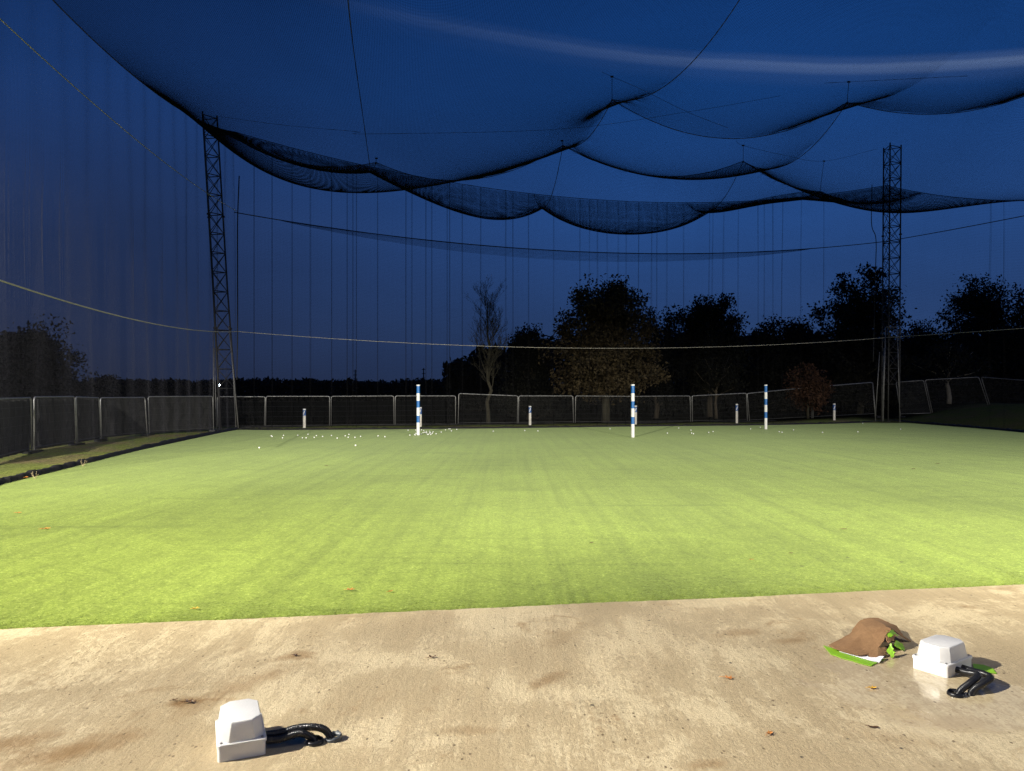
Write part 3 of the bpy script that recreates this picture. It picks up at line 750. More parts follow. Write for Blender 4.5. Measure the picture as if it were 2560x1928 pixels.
strip('net_hem', [gp(2228, 1053), gp(2350, 1062), gp(2450, 1071), gp(2600, 1085), gp(2900, 1120)], 0.10, 0.16, M['blackedge'], 'black hem of net lying along the right turf edge below the bank', 'hem', 0.04, 24)
strip('timber_edging', [at(600, 1069, 33.0), at(800, 1069, 34.0), at(1142, 1064, 35.6), at(1500, 1060, 37.4), at(1870, 1056, 39.2), at(2180, 1050, 40.5)], 0.10, 0.10, M['blackedge'], 'low dark edging board along the foot of the far fence', 'edging', 0.02, 30)

# ------------------------------------------------------------------ striped poles and marker tubes
def striped_pole(px, py, ptop, label):
    b = gp(px, py); H = (py - ptop) * b[1] / F; R = 0.060
    o = empty('striped_pole', b, label, 'pole', 'blue and white striped target poles')
    cuts = [0.0, 0.27, 0.43, 0.60, 0.75, 0.945, 1.0]
    cuts = [0.0, 0.285, 0.44, 0.595, 0.715, 0.865, 0.985, 1.0] if False else [0.0, 0.26, 0.42, 0.595, 0.735, 0.875, 1.0]
    # from the ground: white, blue, white, blue, white, blue, thin white cap
    cuts = [0.0, 0.25, 0.385, 0.545, 0.68, 0.83, 0.975]
    for i in range(6):
        MB().lathe([(R, cuts[i] * H), (R, cuts[i + 1] * H)], (0, 0, 0), 20).build('stripe_band', M['blue'] if i % 2 else M['white'], o, True)
    MB().lathe([(R, 0.975 * H), (R + .004, 0.975 * H), (R + .004, H - .006), (R - .004, H), (0.0, H)], (0, 0, 0), 20).build('cap', M['white'], o)
    return o
striped_pole(1045.5, 1088, 962, 'tall blue and white striped pole among the cluster of golf balls')
striped_pole(1582, 1093.5, 961, 'tall blue and white striped pole in front of the oak trunk')
striped_pole(1914.5, 1073, 962, 'tall blue and white striped pole nearest the red-leaved tree')
def marker(px, py, ptop, label, Y=None):
    b = gp(px, py) if Y is None else at(px, py, Y)
    H = (py - ptop) * b[1] / F; R = 0.062
    o = empty('marker_tube', b, label, 'post', 'short white marker tubes behind the turf edge')
    MB().lathe([(R, 0), (R, 0.64 * H)], (0, 0, 0), 18).build('tube', M['offwhite'], o, True)
    MB().lathe([(R + .001, 0.64 * H), (R + .002, 0.93 * H), (R, 0.93 * H)], (0, 0, 0), 18).build('blue_band', M['label_blue'], o, True)
    MB().lathe([(R, 0.93 * H), (R + .003, 0.935 * H), (R + .003, H), (0, H)], (0, 0, 0), 18).build('cap', M['white'], o)
    # worn pale emblem on the blue band
    mb = MB(); z0 = 0.78 * H; rr = R + .0035
    for (a0, a1, h0, h1) in ((-0.9, -0.2, -0.10, -0.02), (-0.35, 0.25, -0.03, 0.06), (0.0, 0.55, 0.04, 0.12)):
        vs = []
        for k in range(5):
            aa = -PI / 2 + a0 + (a1 - a0) * k / 4
            vs += [(rr * math.cos(aa), rr * math.sin(aa), z0 + h0 * H * .9), (rr * math.cos(aa), rr * math.sin(aa), z0 + h1 * H * .9)]
        mb.add(vs, [(2 * k, 2 * k + 2, 2 * k + 3, 2 * k + 1) for k in range(4)])
    mb.build('emblem', M['white'], o)
    return o
marker(761, 1070, 1022, 'leftmost short white tube with blue band, nearest the left mast')
marker(1051, 1067, 1018, 'short white tube mostly hidden behind the left striped pole')
marker(1325, 1063, 1015, 'short white tube with blue band between bare tree and oak')
marker(1589, 1061, 1014, 'short white tube peeking out right of the middle striped pole')
marker(1842, 1058, 1010, 'short white tube with blue band left of the right striped pole')
marker(2085.5, 1054.5, 1009, 'short white tube with blue band under the red tree near right mast')

# ------------------------------------------------------------------ golf balls
def ball_mesh():
    bm = bmesh.new(); bmesh.ops.create_icosphere(bm, subdivisions=3, radius=0.0228)
    me = bpy.data.meshes.new('golf_ball'); bm.to_mesh(me); bm.free()
    for p in me.polygons: p.use_smooth = True
    me.materials.append(M['ball']); return me
bme = ball_mesh()
k_ = 0.28933
balls = [(640 + u * k_, 940 + v * k_) for u, v in [(28,620),(132,517),(139,524),(229,535),(238,514),(361,514),(401,535),(433,535),(449,505),(503,531),(522,516),(576,523),(652,515),(702,538),(771,518),(803,506),(797,530),(855,531),(904,522),(860,600),(1055,518),(1114,525),(1314,469),(1330,512),(1370,508),(1376,510),(1382,498),(1381,468),(1430,467),(1449,473),(1428,502),(1458,488),(1466,490),(1472,480),(1475,492),(1483,505),(1490,505),(1498,495),(1500,478),(1507,494),(1511,506),(1522,496),(1530,484),(1504,488),(1444,490),(1556,500),(1600,486),(1637,466),(1667,458),(1677,458),(1688,475),(1735,462),(2050,478)]]
balls += [(1280 + u * k_, 940 + v * k_) for u, v in [(110,472),(224,475),(847,457),(1342,494),(1440,451),(1546,469),(1552,494),(1568,500),(1700,488),(1736,481),(2061,458),(2145,444)]]
balls += [(1920 + u * k_, 940 + v * k_) for u, v in [(97,482),(121,487),(220,467),(471,488),(776,483),(819,409),(1145,460),(1031,391)]]
def ball_label(x, y):
    if y > 1110 and x < 700: return 'single white golf ball nearest the camera on the left of the turf'
    if y > 1105: return 'single white golf ball lying in front of the left scattered row'
    if x < 910: return 'white golf ball in the scattered row left on the far turf'
    if x < 1000: return 'white golf ball in the gap between scattered row and left striped pole'
    if x < 1100: return 'white golf ball in the cluster around the left striped pole foot'
    if x < 1160: return 'white golf ball trailing off right of the left striped pole cluster'
    if x < 1400: return 'white golf ball on the far turf below the bare tree'
    if x < 1600: return 'lone white golf ball just left of the middle striped pole'
    if x < 1800: return 'white golf ball on the turf right of the middle striped pole shadow'
    if x < 1912: return 'white golf ball just left of the right striped pole'
    if x < 2000: return 'white golf ball just right of the right striped pole'
    if x < 2100: return 'white golf ball on turf below the rightmost short marker tube'
    if x > 2240: return 'white golf ball alone at the right, right of the right mast'
    if y < 1054: return 'white golf ball against the right mast foot at the turf corner'
    if y < 1062: return 'white golf ball by the far edge just left of right mast'
    return 'white golf ball out on the turf below the right mast'
for x, y in balls:
    o = bpy.data.objects.new('golf_ball', bme); C.objects.link(o)
    g = gp(x, y, 0.02); o.location = (g[0], g[1], 0.0205)
    tag(o, ball_label(x, y), 'golf ball', 'golf balls scattered on the far turf')

# ------------------------------------------------------------------ junction boxes with conduits
def rounded(w, l, r, z, n=4):
    pts = []
    for (cx, cy, a0) in ((w / 2 - r, l / 2 - r, 0), (-w / 2 + r, l / 2 - r, PI / 2), (-w / 2 + r, -l / 2 + r, PI), (w / 2 - r, -l / 2 + r, 1.5 * PI)):
        for k in range(n + 1):
            a = a0 + PI / 2 * k / n; pts.append((cx + r * math.cos(a), cy + r * math.sin(a), z))
    return pts
def octa(w, l, c, z):
    a, b = w / 2, l / 2
    return [(a, -b + c, z), (a, b - c, z), (a - c, b, z), (-a + c, b, z), (-a, b - c, z), (-a, -b + c, z), (-a + c, -b, z), (a - c, -b, z)]
def junction_box(corner, yaw, W, L, label):
    co, si = math.cos(yaw), math.sin(yaw)
    cx = corner[0] + co * W / 2 - si * L / 2; cy = corner[1] + si * W / 2 + co * L / 2
    o = empty('junction_box', (cx, cy, SZ), label, 'junction box', 'white junction boxes on the slab', yaw)
    loft('base', [rounded(W, L, 0.012, 0.0), rounded(W, L, 0.012, 0.056)], M['plastic'], o, 0.0)
    loft('rim', [rounded(W + .008, L + .008, 0.014, 0.056), rounded(W + .008, L + .008, 0.014, 0.067), rounded(W + .002, L + .002, 0.012, 0.070)], M['plastic'], o, 0.0)
    loft('lid', [octa(W - .008, L - .008, 0.038, 0.0705), octa(W - .032, L - .032, 0.036, 0.143), octa(W - .038, L - .038, 0.036, 0.148)], M['plastic'], o, 0.0015)
    for sx in (-1, 1):
        for sy in (-1, 1):
            MB().lathe([(0.0055, 0.0), (0.0055, 0.004), (0.004, 0.005), (0, 0.005)], (sx * (W / 2 - .013), sy * (L / 2 - .013), 0.0702), 12).build('screw', M['screw'], o)
    return o
junction_box((-1.191, 2.994), math.radians(23), 0.186, 0.262, 'wet white junction box at the left, its shaded face covered in droplets')
junction_box((2.285, 3.880), math.radians(33.5), 0.262, 0.186, 'white junction box at the right beside the crumpled cardboard')
def conduit(pts, label, r=0.0155):
    P = catmull(pts, 16); mb = MB(); Ls = [0]
    for a, b in zip(P, P[1:]): Ls.append(Ls[-1] + np.linalg.norm(b - a))
    s = np.arange(0, Ls[-1], 0.0011); Q = np.array([np.interp(s, Ls, [p[k] for p in P]) for k in range(3)]).T
    rr = [r * (1.0 + 0.07 * math.sin(2 * PI * x / 0.0066)) for x in s]
    o = mb.tube([tuple(q) for q in Q], rr, 14).build('conduit', M['black'], None, True)
    return tag(o, label, 'hose', 'black corrugated conduits')
conduit([(-1.07, 3.145, 0.045), (-1.00, 3.150, 0.052), (-0.90, 3.175, 0.066), (-0.82, 3.195, 0.052), (-0.785, 3.20, 0.012), (-0.78, 3.20, -0.03)], 'outer black corrugated conduit arching from the left box')
conduit([(-1.06, 3.115, 0.036), (-0.98, 3.125, 0.040), (-0.91, 3.145, 0.054), (-0.865, 3.160, 0.036), (-0.845, 3.165, 0.010), (-0.84, 3.165, -0.03)], 'inner shorter black corrugated conduit from the left box')
conduit([(2.40, 3.99, 0.030), (2.435, 3.92, 0.030), (2.455, 3.85, 0.040), (2.435, 3.765, 0.052), (2.35, 3.70, 0.046), (2.285, 3.675, 0.022), (2.262, 3.665, -0.03)], 'outer black corrugated conduit looping from the right box')
conduit([(2.35, 3.955, 0.030), (2.38, 3.885, 0.036), (2.385, 3.79, 0.056), (2.30, 3.71, 0.050), (2.225, 3.675, 0.020), (2.20, 3.668, -0.03)], 'inner black corrugated conduit from the right box')
def sleeve(c, r, label, dark=True, tilt=0.0):
    prof = [(r * 0.86, 0.0), (r * 0.86, 0.020), (r, 0.012), (r, 0.0)]
    mb = MB(); sides = 28; vs = []
    for i, (rr, z) in enumerate(prof):
        for k in range(sides):
            a = 2 * PI * k / sides; j = (0.006 * mnoise.noise(Vector((k * 0.8, c[0] * 50, 1))) + tilt * math.cos(a - 0.6)) if z > 0 else -0.004
            vs.append((rr * math.cos(a), rr * math.sin(a), max(z + j, 0.0)))
    fs = [(i * sides + k, i * sides + (k + 1) % sides, (i + 1) * sides + (k + 1) % sides, (i + 1) * sides + k) for i in range(3) for k in range(sides)]
    mb.add(vs, fs)
    o = mb.build('pipe_sleeve', M['black'] if dark else M['greypipe'], None, True, (c[0], c[1], SZ)); 
    return tag(o, label, 'pipe', 'cut pipe sleeves in the slab')
sleeve((-0.842, 3.165), 0.036, 'cut black pipe sleeve holding the inner conduit of the left box')
sleeve((-0.772, 3.20), 0.036, 'cut grey pipe sleeve holding the outer conduit of the left box', False, 0.008)
sleeve((2.20, 3.668), 0.040, 'cut black pipe sleeve holding the conduits of the right box')

# ------------------------------------------------------------------ crumpled cardboard packaging
def sheet(name, grid, mat, parent, thick=0.004, sub=2, jag=0.0, seed=1):
    """grid: rows of control points -> bent sheet with thickness"""
    G = np.array(grid, float); L_ = lambda P: list(0.2 * np.array(catmull(P, 6)) + 0.8 * np.array([P[i] + (P[min(i + 1, len(P) - 1)] - P[i]) * k / 6 for i in range(len(P) - 1) for k in range(6)] + [P[-1]]))
    R = np.array([L_(list(r)) for r in G])
    cols = np.array([L_(list(R[:, j])) for j in range(R.shape[1])]).transpose(1, 0, 2)
    n, m, _ = cols.shape
    if jag:
        for i in range(n):
            for j in range(m):
                if i in (0, n - 1) or j in (0, m - 1):
                    cols[i, j, :2] += jag * np.array([mnoise.noise(Vector((i * .9, j * .9, seed))), mnoise.noise(Vector((i * .9, j * .9, seed + 9)))])
                cols[i, j, 2] += 0.25 * jag * mnoise.noise(Vector((i * .4, j * .4, seed + 4)))
    idx = np.arange(n * m).reshape(n, m); Fq = np.stack([idx[:-1, :-1], idx[1:, :-1], idx[1:, 1:], idx[:-1, 1:]], -1).reshape(-1, 4)
    base = np.array(parent.location); o = np_mesh(name, cols.reshape(-1, 3) - base, Fq, mat, parent, False)
    md = o.modifiers.new('thickness', 'SOLIDIFY'); md.thickness = thick; md.offset = 0; return o
k1 = 0.27125
def r1(u, v): return (1960 + u * k1, 1500 + v * k1)
def G0(u, v, z=0.007): return gp(*r1(u, v), z)
def GY(u, v, Y): return at(*r1(u, v), Y)
cb = empty('cardboard_packaging', gp(2170, 1630, SZ), 'crumpled brown cardboard packaging with torn lime green panels beside the right box', 'packaging')
sheet('brown_sheet', [
    [G0(412, 418, .020), G0(600, 320, .030), GY(695, 195, 4.62), GY(790, 166, 4.66), GY(880, 172, 4.66)],
    [G0(480, 455, .022), G0(650, 380, .050), GY(760, 262, 4.45), GY(900, 215, 4.50), GY(1040, 240, 4.60)],
    [G0(600, 490, .022), GY(720, 450, 4.25), GY(830, 350, 4.32), GY(950, 252, 4.36), GY(1100, 330, 4.50)],
    [G0(700, 512, .022), GY(820, 500, 4.19), GY(900, 400, 4.26), GY(985, 268, 4.34), GY(1165, 385, 4.46)]], M['card'], cb, 0.005, jag=0.012, seed=3)
sheet('brown_flap', [[GY(790, 470, 4.20), GY(870, 440, 4.22), GY(945, 440, 4.24)], [GY(775, 520, 4.17), GY(860, 540, 4.15), GY(935, 500, 4.20)]], M['card'], cb, 0.005, jag=0.006, seed=8)
sheet('green_panel', [[G0(362, 420), G0(490, 462), G0(640, 500), G0(760, 530), G0(930, 545)], [G0(430, 500), G0(530, 535), G0(640, 565), G0(720, 590), G0(800, 610)]], M['green_card'], cb, 0.003, jag=0.002, seed=5)
sheet('white_print', [[G0(505, 462, .012), G0(620, 488, .012), G0(760, 515, .012), G0(925, 520, .022)], [G0(520, 478, .012), G0(690, 528, .012), G0(800, 560, .012), G0(880, 575, .012)]], M['white_card'], cb, 0.002, jag=0.003, seed=6)
sheet('torn_green_flap', [[GY(945, 470, 4.20), GY(985, 400, 4.22)], [GY(1000, 540, 4.17), GY(1015, 480, 4.19)]], M['green_card'], cb, 0.004, jag=0.010, seed=7)
sheet('torn_green_flap', [[GY(918, 328, 4.31), GY(955, 280, 4.33), GY(1000, 275, 4.35)], [GY(985, 345, 4.29), GY(1010, 320, 4.32), GY(1050, 335, 4.36)]], M['green_card'], cb, 0.004, jag=0.010, seed=17)
sheet('torn_green_flap', [[GY(1030, 370, 4.34), GY(1085, 405, 4.40)], [GY(1010, 420, 4.30), GY(1130, 480, 4.30)]], M['green_card'], cb, 0.004, jag=0.010, seed=27)
sheet('torn_brown_flap', [[GY(930, 330, 4.30), GY(1025, 318, 4.33)], [GY(955, 390, 4.26), GY(1010, 375, 4.30)]], M['card'], cb, 0.005, jag=0.012, seed=37)
gs = empty('card_scrap', gp(2465, 1672, SZ), 'flat scrap of green card lying in the shadow of the right box', 'scrap')
sheet('green_sheet', [[G0(1740, 590), G0(1840, 600), G0(1920, 630)], [G0(1750, 640), G0(1850, 668), G0(1960, 678)]], M['green_card'], gs, 0.003, jag=0.004, seed=47)

# ------------------------------------------------------------------ fallen leaves
def leaf(px, py, size, mat, rot, label, lobes=5, curl=0.25, z=None, grp='fallen leaves'):
    zz = SZ + 0.002 if z is None else z * 0.2
    size = size * (0.85 if z is None else 0.7)
    g = gp(px, py, zz); n = 40; vs = [(0, 0, 0.004)]; r_ = random.Random(int(px * 7 + py))
    for k in range(n):
        a = 2 * PI * k / n
        rr = size * (0.62 + 0.30 * math.cos(a * lobes + r_.random() * .3) + 0.12 * r_.random()) * (1.0 if abs(math.cos(a)) > .3 else 0.75)
        x, y = rr * math.cos(a), rr * 0.62 * math.sin(a)
        vs.append((x, y, 0.004 + curl * size * (abs(y) / size) ** 1.3 + 0.15 * size * r_.random() * curl * 2 + curl * .4 * x * x / size))
    fs = [(0, k + 1, (k + 1) % n + 1) for k in range(n)]
    mb = MB().add(vs, fs)
    mb.tube([(-size * 0.6, 0, 0.006), (-size * 1.15, 0.1 * size, 0.008), (-size * 1.6, 0.25 * size, 0.005)], [0.0016, 0.0013, 0.001], 5)
    o = mb.build('fallen_leaf', mat, None, False, g); o.rotation_euler = (0, 0, rot)
    md = o.modifiers.new('thickness', 'SOLIDIFY'); md.thickness = 0.0012
    return tag(o, label, 'leaf', grp)
leaf(1080, 1645, 0.030, M['leaf_brown'], 0.5, 'dark brown curled leaf on the slab, centre-left below the turf edge', 3, 0.5)
leaf(738, 1640, 0.026, M['leaf_brown'], 0.1, 'reddish brown shrivelled leaf in a stain left of centre on the slab', 6, 0.4)
leaf(1822, 1697, 0.036, M['leaf_orange'], -0.2, 'orange brown leaf on the slab between the cardboard and photo centre', 6, 0.3)
leaf(2182, 1721, 0.030, M['leaf_yellow'], 0.3, 'bright yellow leaf on the slab below the cardboard', 5, 0.2)
leaf(2184, 1819, 0.026, M['leaf_brown'], 0.0, 'dark oval leaf near the bottom right of the slab', 2, 0.1)
leaf(1924, 1835, 0.026, M['leaf_orange'], 0.9, 'reddish leaf on the slab, lower right, left of the dark oval leaf', 6, 0.3)
leaf(474, 1757, 0.034, M['leaf_brown'], 0.2, 'dark clump of rotten leaf on the slab left of the left box', 5, 0.5)
leaf(437, 1752, 0.018, M['leaf_brown'], 0.8, 'small brown leaf bit left of the dark rotten leaf clump', 3, 0.5)
leaf(490, 1523, 0.034, M['leaf_yellow'], 0.4, 'tan leaf on the near turf above the left box', 5, 0.5, 0.02)
leaf(877, 1476, 0.046, M['leaf_orange'], 0.2, 'larger orange leaf on the near turf, left of a smaller orange one', 5, 0.5, 0.02)
leaf(976, 1480, 0.036, M['leaf_orange'], 0.9, 'small orange leaf on the near turf, right of the larger orange one', 4, 0.4, 0.02)
leaf(46, 1283, 0.055, M['leaf_orange'], 0.1, 'orange leaf on the turf near the left photo edge, farther of two', 4, 0.4, 0.02)
leaf(115, 1323, 0.065, M['leaf_orange'], 0.5, 'orange leaf on the turf near the left photo edge, nearer of two', 4, 0.4, 0.02)
leaf(2110, 1324, 0.05, M['leaf_brown'], 0.2, 'brown leaf on the turf at the right above the cardboard', 4, 0.4, 0.02)
leaf(1480, 1358, 0.035, M['leaf_brown'], 0.7, 'dark leaf on the turf just right of photo centre', 3, 0.4, 0.02)
leaf(1978, 1384, 0.032, M['leaf_brown'], 0.4, 'dark leaf on the near turf above the cardboard', 3, 0.4, 0.02)
leaf(1880, 1400, 0.030, M['leaf_orange'], 0.4, 'tiny brown leaf on the near turf left of the dark leaf', 3, 0.3, 0.02)
leaf(60, 1195, 0.09, M['leaf_orange'], 0.4, 'orange leaves caught on the black hem at the left edge', 6, 0.5, 0.08)
leaf(2345, 1160, 0.06, M['leaf_brown'], 0.1, 'reddish brown leaf far out on the right turf', 4, 0.4, 0.02)
leaf(2284, 1173, 0.06, M['leaf_brown'], 0.3, 'dark leaf on the right turf just left of the reddish leaf', 4, 0.4, 0.02)
leaf(817, 1165, 0.05, M['leaf_brown'], 0.3, 'dark leaf on the middle turf below the left ball row', 4, 0.4, 0.02)

# small weeds by the left hem
for i, (px, py, h, lb_) in enumerate([(207, 1166, 0.15, 'pale dry weed with tiny flowers beside the left hem'), (88, 1196, 0.12, 'pale leaning dry stalk by the left hem near photo edge')]):
    g = gp(px, py); mb = MB(); r_ = random.Random(i)
    for k in range(6):
        dx, dy = r_.uniform(-.1, .1), r_.uniform(-.06, .06); q = (g[0] + dx, g[1] + dy, h * r_.uniform(.5, 1))
        mb.tube([g, ((g[0] + q[0]) / 2 + dx * .2, (g[1] + q[1]) / 2, q[2] * .55), q], [0.003, 0.002, 0.0015], 5); mb.lathe([(0, -.007), (.010, 0), (0, .007)], q, 6)
    tag(mb.build('weed', M['weed']), lb_, 'plant', 'weeds along the left hem')

# ------------------------------------------------------------------ trees
def leaves_at(centres, sizes, per, leaf, r_):
    cen = np.repeat(np.array(centres), per, 0); sg = np.repeat(np.array(sizes), per)[:, None]
    n = len(cen); p = cen + np.clip(r_.normal(0, 1, (n, 3)), -1.7, 1.7) * sg * np.array([1, 1, .8])
    a = r_.normal(0, 1, (n, 3)); a /= np.linalg.norm(a, axis=1, keepdims=True); b = r_.normal(0, 1, (n, 3)); b -= a * (a * b).sum(1, keepdims=True); b /= np.linalg.norm(b, axis=1, keepdims=True)
    L = leaf * r_.uniform(.6, 1.4, (n, 1)); Wd = L * 0.5
    V = np.stack([p - a * L, p + b * Wd, p + a * L, p - b * Wd], 1).reshape(-1, 3)
    return V, np.arange(n * 4).reshape(-1, 4)
def limb_path(a, b, r_, wob=0.12, n=6):
    a = np.array(a); b = np.array(b); L = np.linalg.norm(b - a)
    return [a + (b - a) * t + r_.normal(0, wob * L * 0.35, 3) * math.sin(PI * t) for t in np.linspace(0, 1, n)]
def tree(name, px, Y, pytop, hw_px, crown, label, leaf_mat, bark, trunk_r=0.16, leaf=0.11, nclump=90, per=70, clump=0.42, seed=1, fork=0.35, group='trees behind the fence', z0=None):
    """crown: list of (row fraction 0 base..1 top, half-width fraction) outline"""
    r_ = np.random.default_rng(seed)
    x0 = (px - CX) / F * Y; g = float(ground_h(np.array(x0), np.array(Y))) if z0 is None else z0
    H = CAMZ + (HY - pytop) / F * Y - g; hw = hw_px / F * Y
    o = empty(name, (x0, Y, g), label, 'tree', group)
    fr = np.array([c[0] for c in crown]); wd = np.array([c[1] for c in crown])
    lo = fr[0]
    # trunk and limbs
    mb = MB(); tp = limb_path((0, 0, 0), (r_.normal(0, .15), 0, H * 0.82), r_, 0.06, 9)
    mb.tube([tuple(p) for p in tp], list(np.linspace(trunk_r, trunk_r * .18, 9)), 9)
    cen = []
    nl = max(9, nclump // 7)
    for k in range(nl):
        f = lo + (1 - lo) * ((k + r_.uniform(0, 1)) / nl) ** 0.9 * 0.93
        w = np.interp(f, fr, wd) * hw * r_.uniform(.72, 1.12)
        an = k * 2.4 + r_.uniform(-.4, .4); rad = w * r_.uniform(.72, 1.0)
        tip = np.array([rad * math.cos(an), rad * math.sin(an) * .85, f * H])
        tz = max(fork * lo + .12, min(0.8, f * r_.uniform(.45, .75))) * H if lo > .15 else f * H * .6
        i = min(tz / (H * .82), 1) * 8; i0 = int(min(i, 7)); root = tp[i0] + (tp[i0 + 1] - tp[i0]) * (i - i0)
        path = limb_path(root, tip, r_, .16, 6)
        rb = trunk_r * 0.42 * (1 - 0.6 * tz / H); mb.tube([tuple(p) for p in path], list(np.linspace(rb, .012, 6)), 5)
        for _ in range(int(nclump / nl)):
            t = r_.uniform(.35, 1.05); j = min(t, .999) * 5; j0 = int(min(j, 4)); p = path[j0] + (path[j0 + 1] - path[j0]) * (j - j0)
            cen.append(p + r_.normal(0, .30, 3) * np.array([w, w, .5 * H * .25]) * .5)
    mb.build('trunk', bark, o, True)
    V, Q = leaves_at(cen, r_.uniform(.5, 1.3, len(cen)) * clump * .9, int(per * 2.2), leaf * .78, r_)
    V[:, 2] = np.maximum(V[:, 2], 0.15)
    np_mesh('crown', V, Q, leaf_mat, o)
    return o
oakc = [(.24, .75), (.32, 1.0), (.45, 1.0), (.55, .82), (.68, .78), (.82, .58), (.93, .35), (1.0, .12)]
tree('oak_tree', 1515, 39.0, 688, 150, oakc, 'large autumn oak with lit brown lower leaves behind the middle fence', M['oak'], M['bark_lit'], 0.24, 0.115, 250, 62, 0.40, 11)
tree('oak_tree', 1640, 45.0, 755, 85, [(.15, .8), (.5, 1), (.8, .7), (1, .2)], 'thin-topped dark tree merging into the right side of the large oak', M['dark'], M['bark'], 0.16, 0.11, 110, 50, 0.42, 12)
tree('evergreen_tree', 1322, 43.0, 806, 78, [(.03, .9), (.3, 1), (.5, .75), (.72, .5), (.88, .3), (1, .05)], 'dark pointed evergreen between the bare tree and the large oak', M['dark'], M['bark'], 0.16, 0.10, 190, 60, 0.34, 13)
tree('round_tree', 1775, 46.0, 728, 92, [(.25, .7), (.45, 1), (.65, 1), (.85, .7), (1, .15)], 'dark round-topped tree between the middle and right striped poles', M['mid'], M['bark'], 0.20, 0.13, 200, 60, 0.46, 14)
tree('round_tree', 1960, 49.0, 790, 105, [(.03, 1), (.5, 1), (.8, .8), (1, .2)], 'low dark bushy tree behind the right striped pole', M['dark'], M['bark'], 0.16, 0.13, 190, 60, 0.5, 15)
tree('willow_tree', 2150, 46.5, 660, 118, [(.10, .8), (.35, 1), (.6, .95), (.8, .66), (.93, .4), (1, .12)], 'tall loose-leaved tree directly behind the right mast', M['mid'], M['bark_lit'], 0.20, 0.14, 230, 46, 0.46, 16)
tree('red_tree', 2020, 40.2, 912, 60, [(.28, .9), (.5, 1), (.75, .8), (1, .3)], 'small tree with reddish autumn leaves beside the rightmost short tube', M['red'], M['bark_lit'], 0.075, 0.085, 90, 34, 0.26, 17)
tree('forked_tree', 2372, 43.5, 850, 95, [(.55, .9), (.75, 1), (1, .4)], 'forked tree with pale bark on the right bank behind leaning panels', M['dark'], M['bark_pale'], 0.15, 0.11, 60, 30, 0.4, 18)
tree('tall_tree', 2465, 51.0, 664, 165, [(.05, 1), (.4, 1), (.6, .8), (.8, .55), (.93, .32), (1, .1)], 'tall twiggy tree right of the right mast', M['dark'], M['bark'], 0.22, 0.13, 240, 48, 0.5, 19)
tree('tall_tree', 2600, 47.0, 700, 70, [(.03, 1), (.5, 1), (.8, .7), (1, .2)], 'dark tree at the right photo edge, nearest the corner', M['dark'], M['bark'], 0.2, 0.12, 120, 60, 0.45, 20)
tree('round_tree', 2300, 55.0, 800, 100, [(.03, 1), (.5, 1), (.8, .8), (1, .2)], 'dark low tree filling the gap right of the right mast', M['dark'], M['bark'], 0.16, 0.13, 160, 60, 0.5, 21)
tree('round_tree', 1200, 62.0, 905, 60, [(.03, 1), (.5, 1), (.8, .8), (1, .2)], 'low dark rounded tree behind the bare tree', M['dark'], M['bark'], 0.14, 0.13, 110, 60, 0.42, 22)
tree('bushy_tree', 60, 44.0, 806, 140, [(.03, 1), (.4, 1), (.65, .8), (.85, .55), (1, .2)], 'dark bushy tree at the left photo edge beyond the fence', M['mid'], M['bark'], 0.2, 0.14, 210, 62, 0.5, 23)
tree('bushy_tree', 262, 62.0, 936, 40, [(.03, 1), (.5, 1), (.8, .8), (1, .3)], 'low dark bush on the skyline right of the left bushy tree', M['dark'], M['bark'], 0.14, 0.13, 90, 55, 0.42, 24)
tree('oak_tree', 1790, 42.5, 880, 70, [(.45, .8), (.65, 1), (.85, .8), (1, .3)], 'small dim tree with spreading limbs left of the right striped pole', M['mid'], M['bark'], 0.10, 0.09, 50, 26, 0.34, 25)

# bare tree
def bare_tree(px, Y, pytop, label, seed=3):
    r_ = np.random.default_rng(seed); x0 = (px - CX) / F * Y; g = -0.03
    H = CAMZ + (HY - pytop) / F * Y - g
    o = empty('bare_tree', (x0, Y, g), label, 'tree', 'trees behind the fence')
    trunk = limb_path((0, 0, 0), (-.05, 0, H * .90), r_, .03, 12)
    MB().tube([tuple(p) for p in trunk], list(np.linspace(.115, .016, 12)), 9).build('trunk', M['bark_lit'], o, True)
    br = MB()
    def grow(p, dr, L, r, lv):
        n = 5; path = [p]; dcur = dr / np.linalg.norm(dr)
        for k in range(n):
            dcur = dcur + r_.normal(0, .10, 3) + np.array([0, 0, .09]); dcur /= np.linalg.norm(dcur); path.append(path[-1] + dcur * L / n)
        br.tube([tuple(q) for q in path], list(np.linspace(r, max(r * .3, .004), n + 1)), 4, cap=False)
        if lv < 3:
            for k in range(5 if lv < 2 else 4):
                i = r_.integers(1, n + 1); a = r_.normal(0, 1, 3); a -= dcur * a.dot(dcur); a /= np.linalg.norm(a)
                grow(path[i], dcur * .85 + a * .55, L * r_.uniform(.38, .6), r * .5, lv + 1)
    for k in range(24):
        t = .28 + .70 * k / 24; i = t / .98 * 11 * .98; i0 = int(min(i, 10)); p = trunk[i0] + (trunk[i0 + 1] - trunk[i0]) * (i - i0)
        an = k * 2.4; up = .9 + .8 * t
        L = H * (.30 - .20 * abs(t - .45))
        grow(p, np.array([math.cos(an) * .72, math.sin(an) * .72, up]), L * .8, .034 * (1.15 - t), 0)
    br.build('branches', M['bark_lit'], o)
bare_tree(1221, 37.5, 722, 'slender leafless tree left of the dark evergreen')

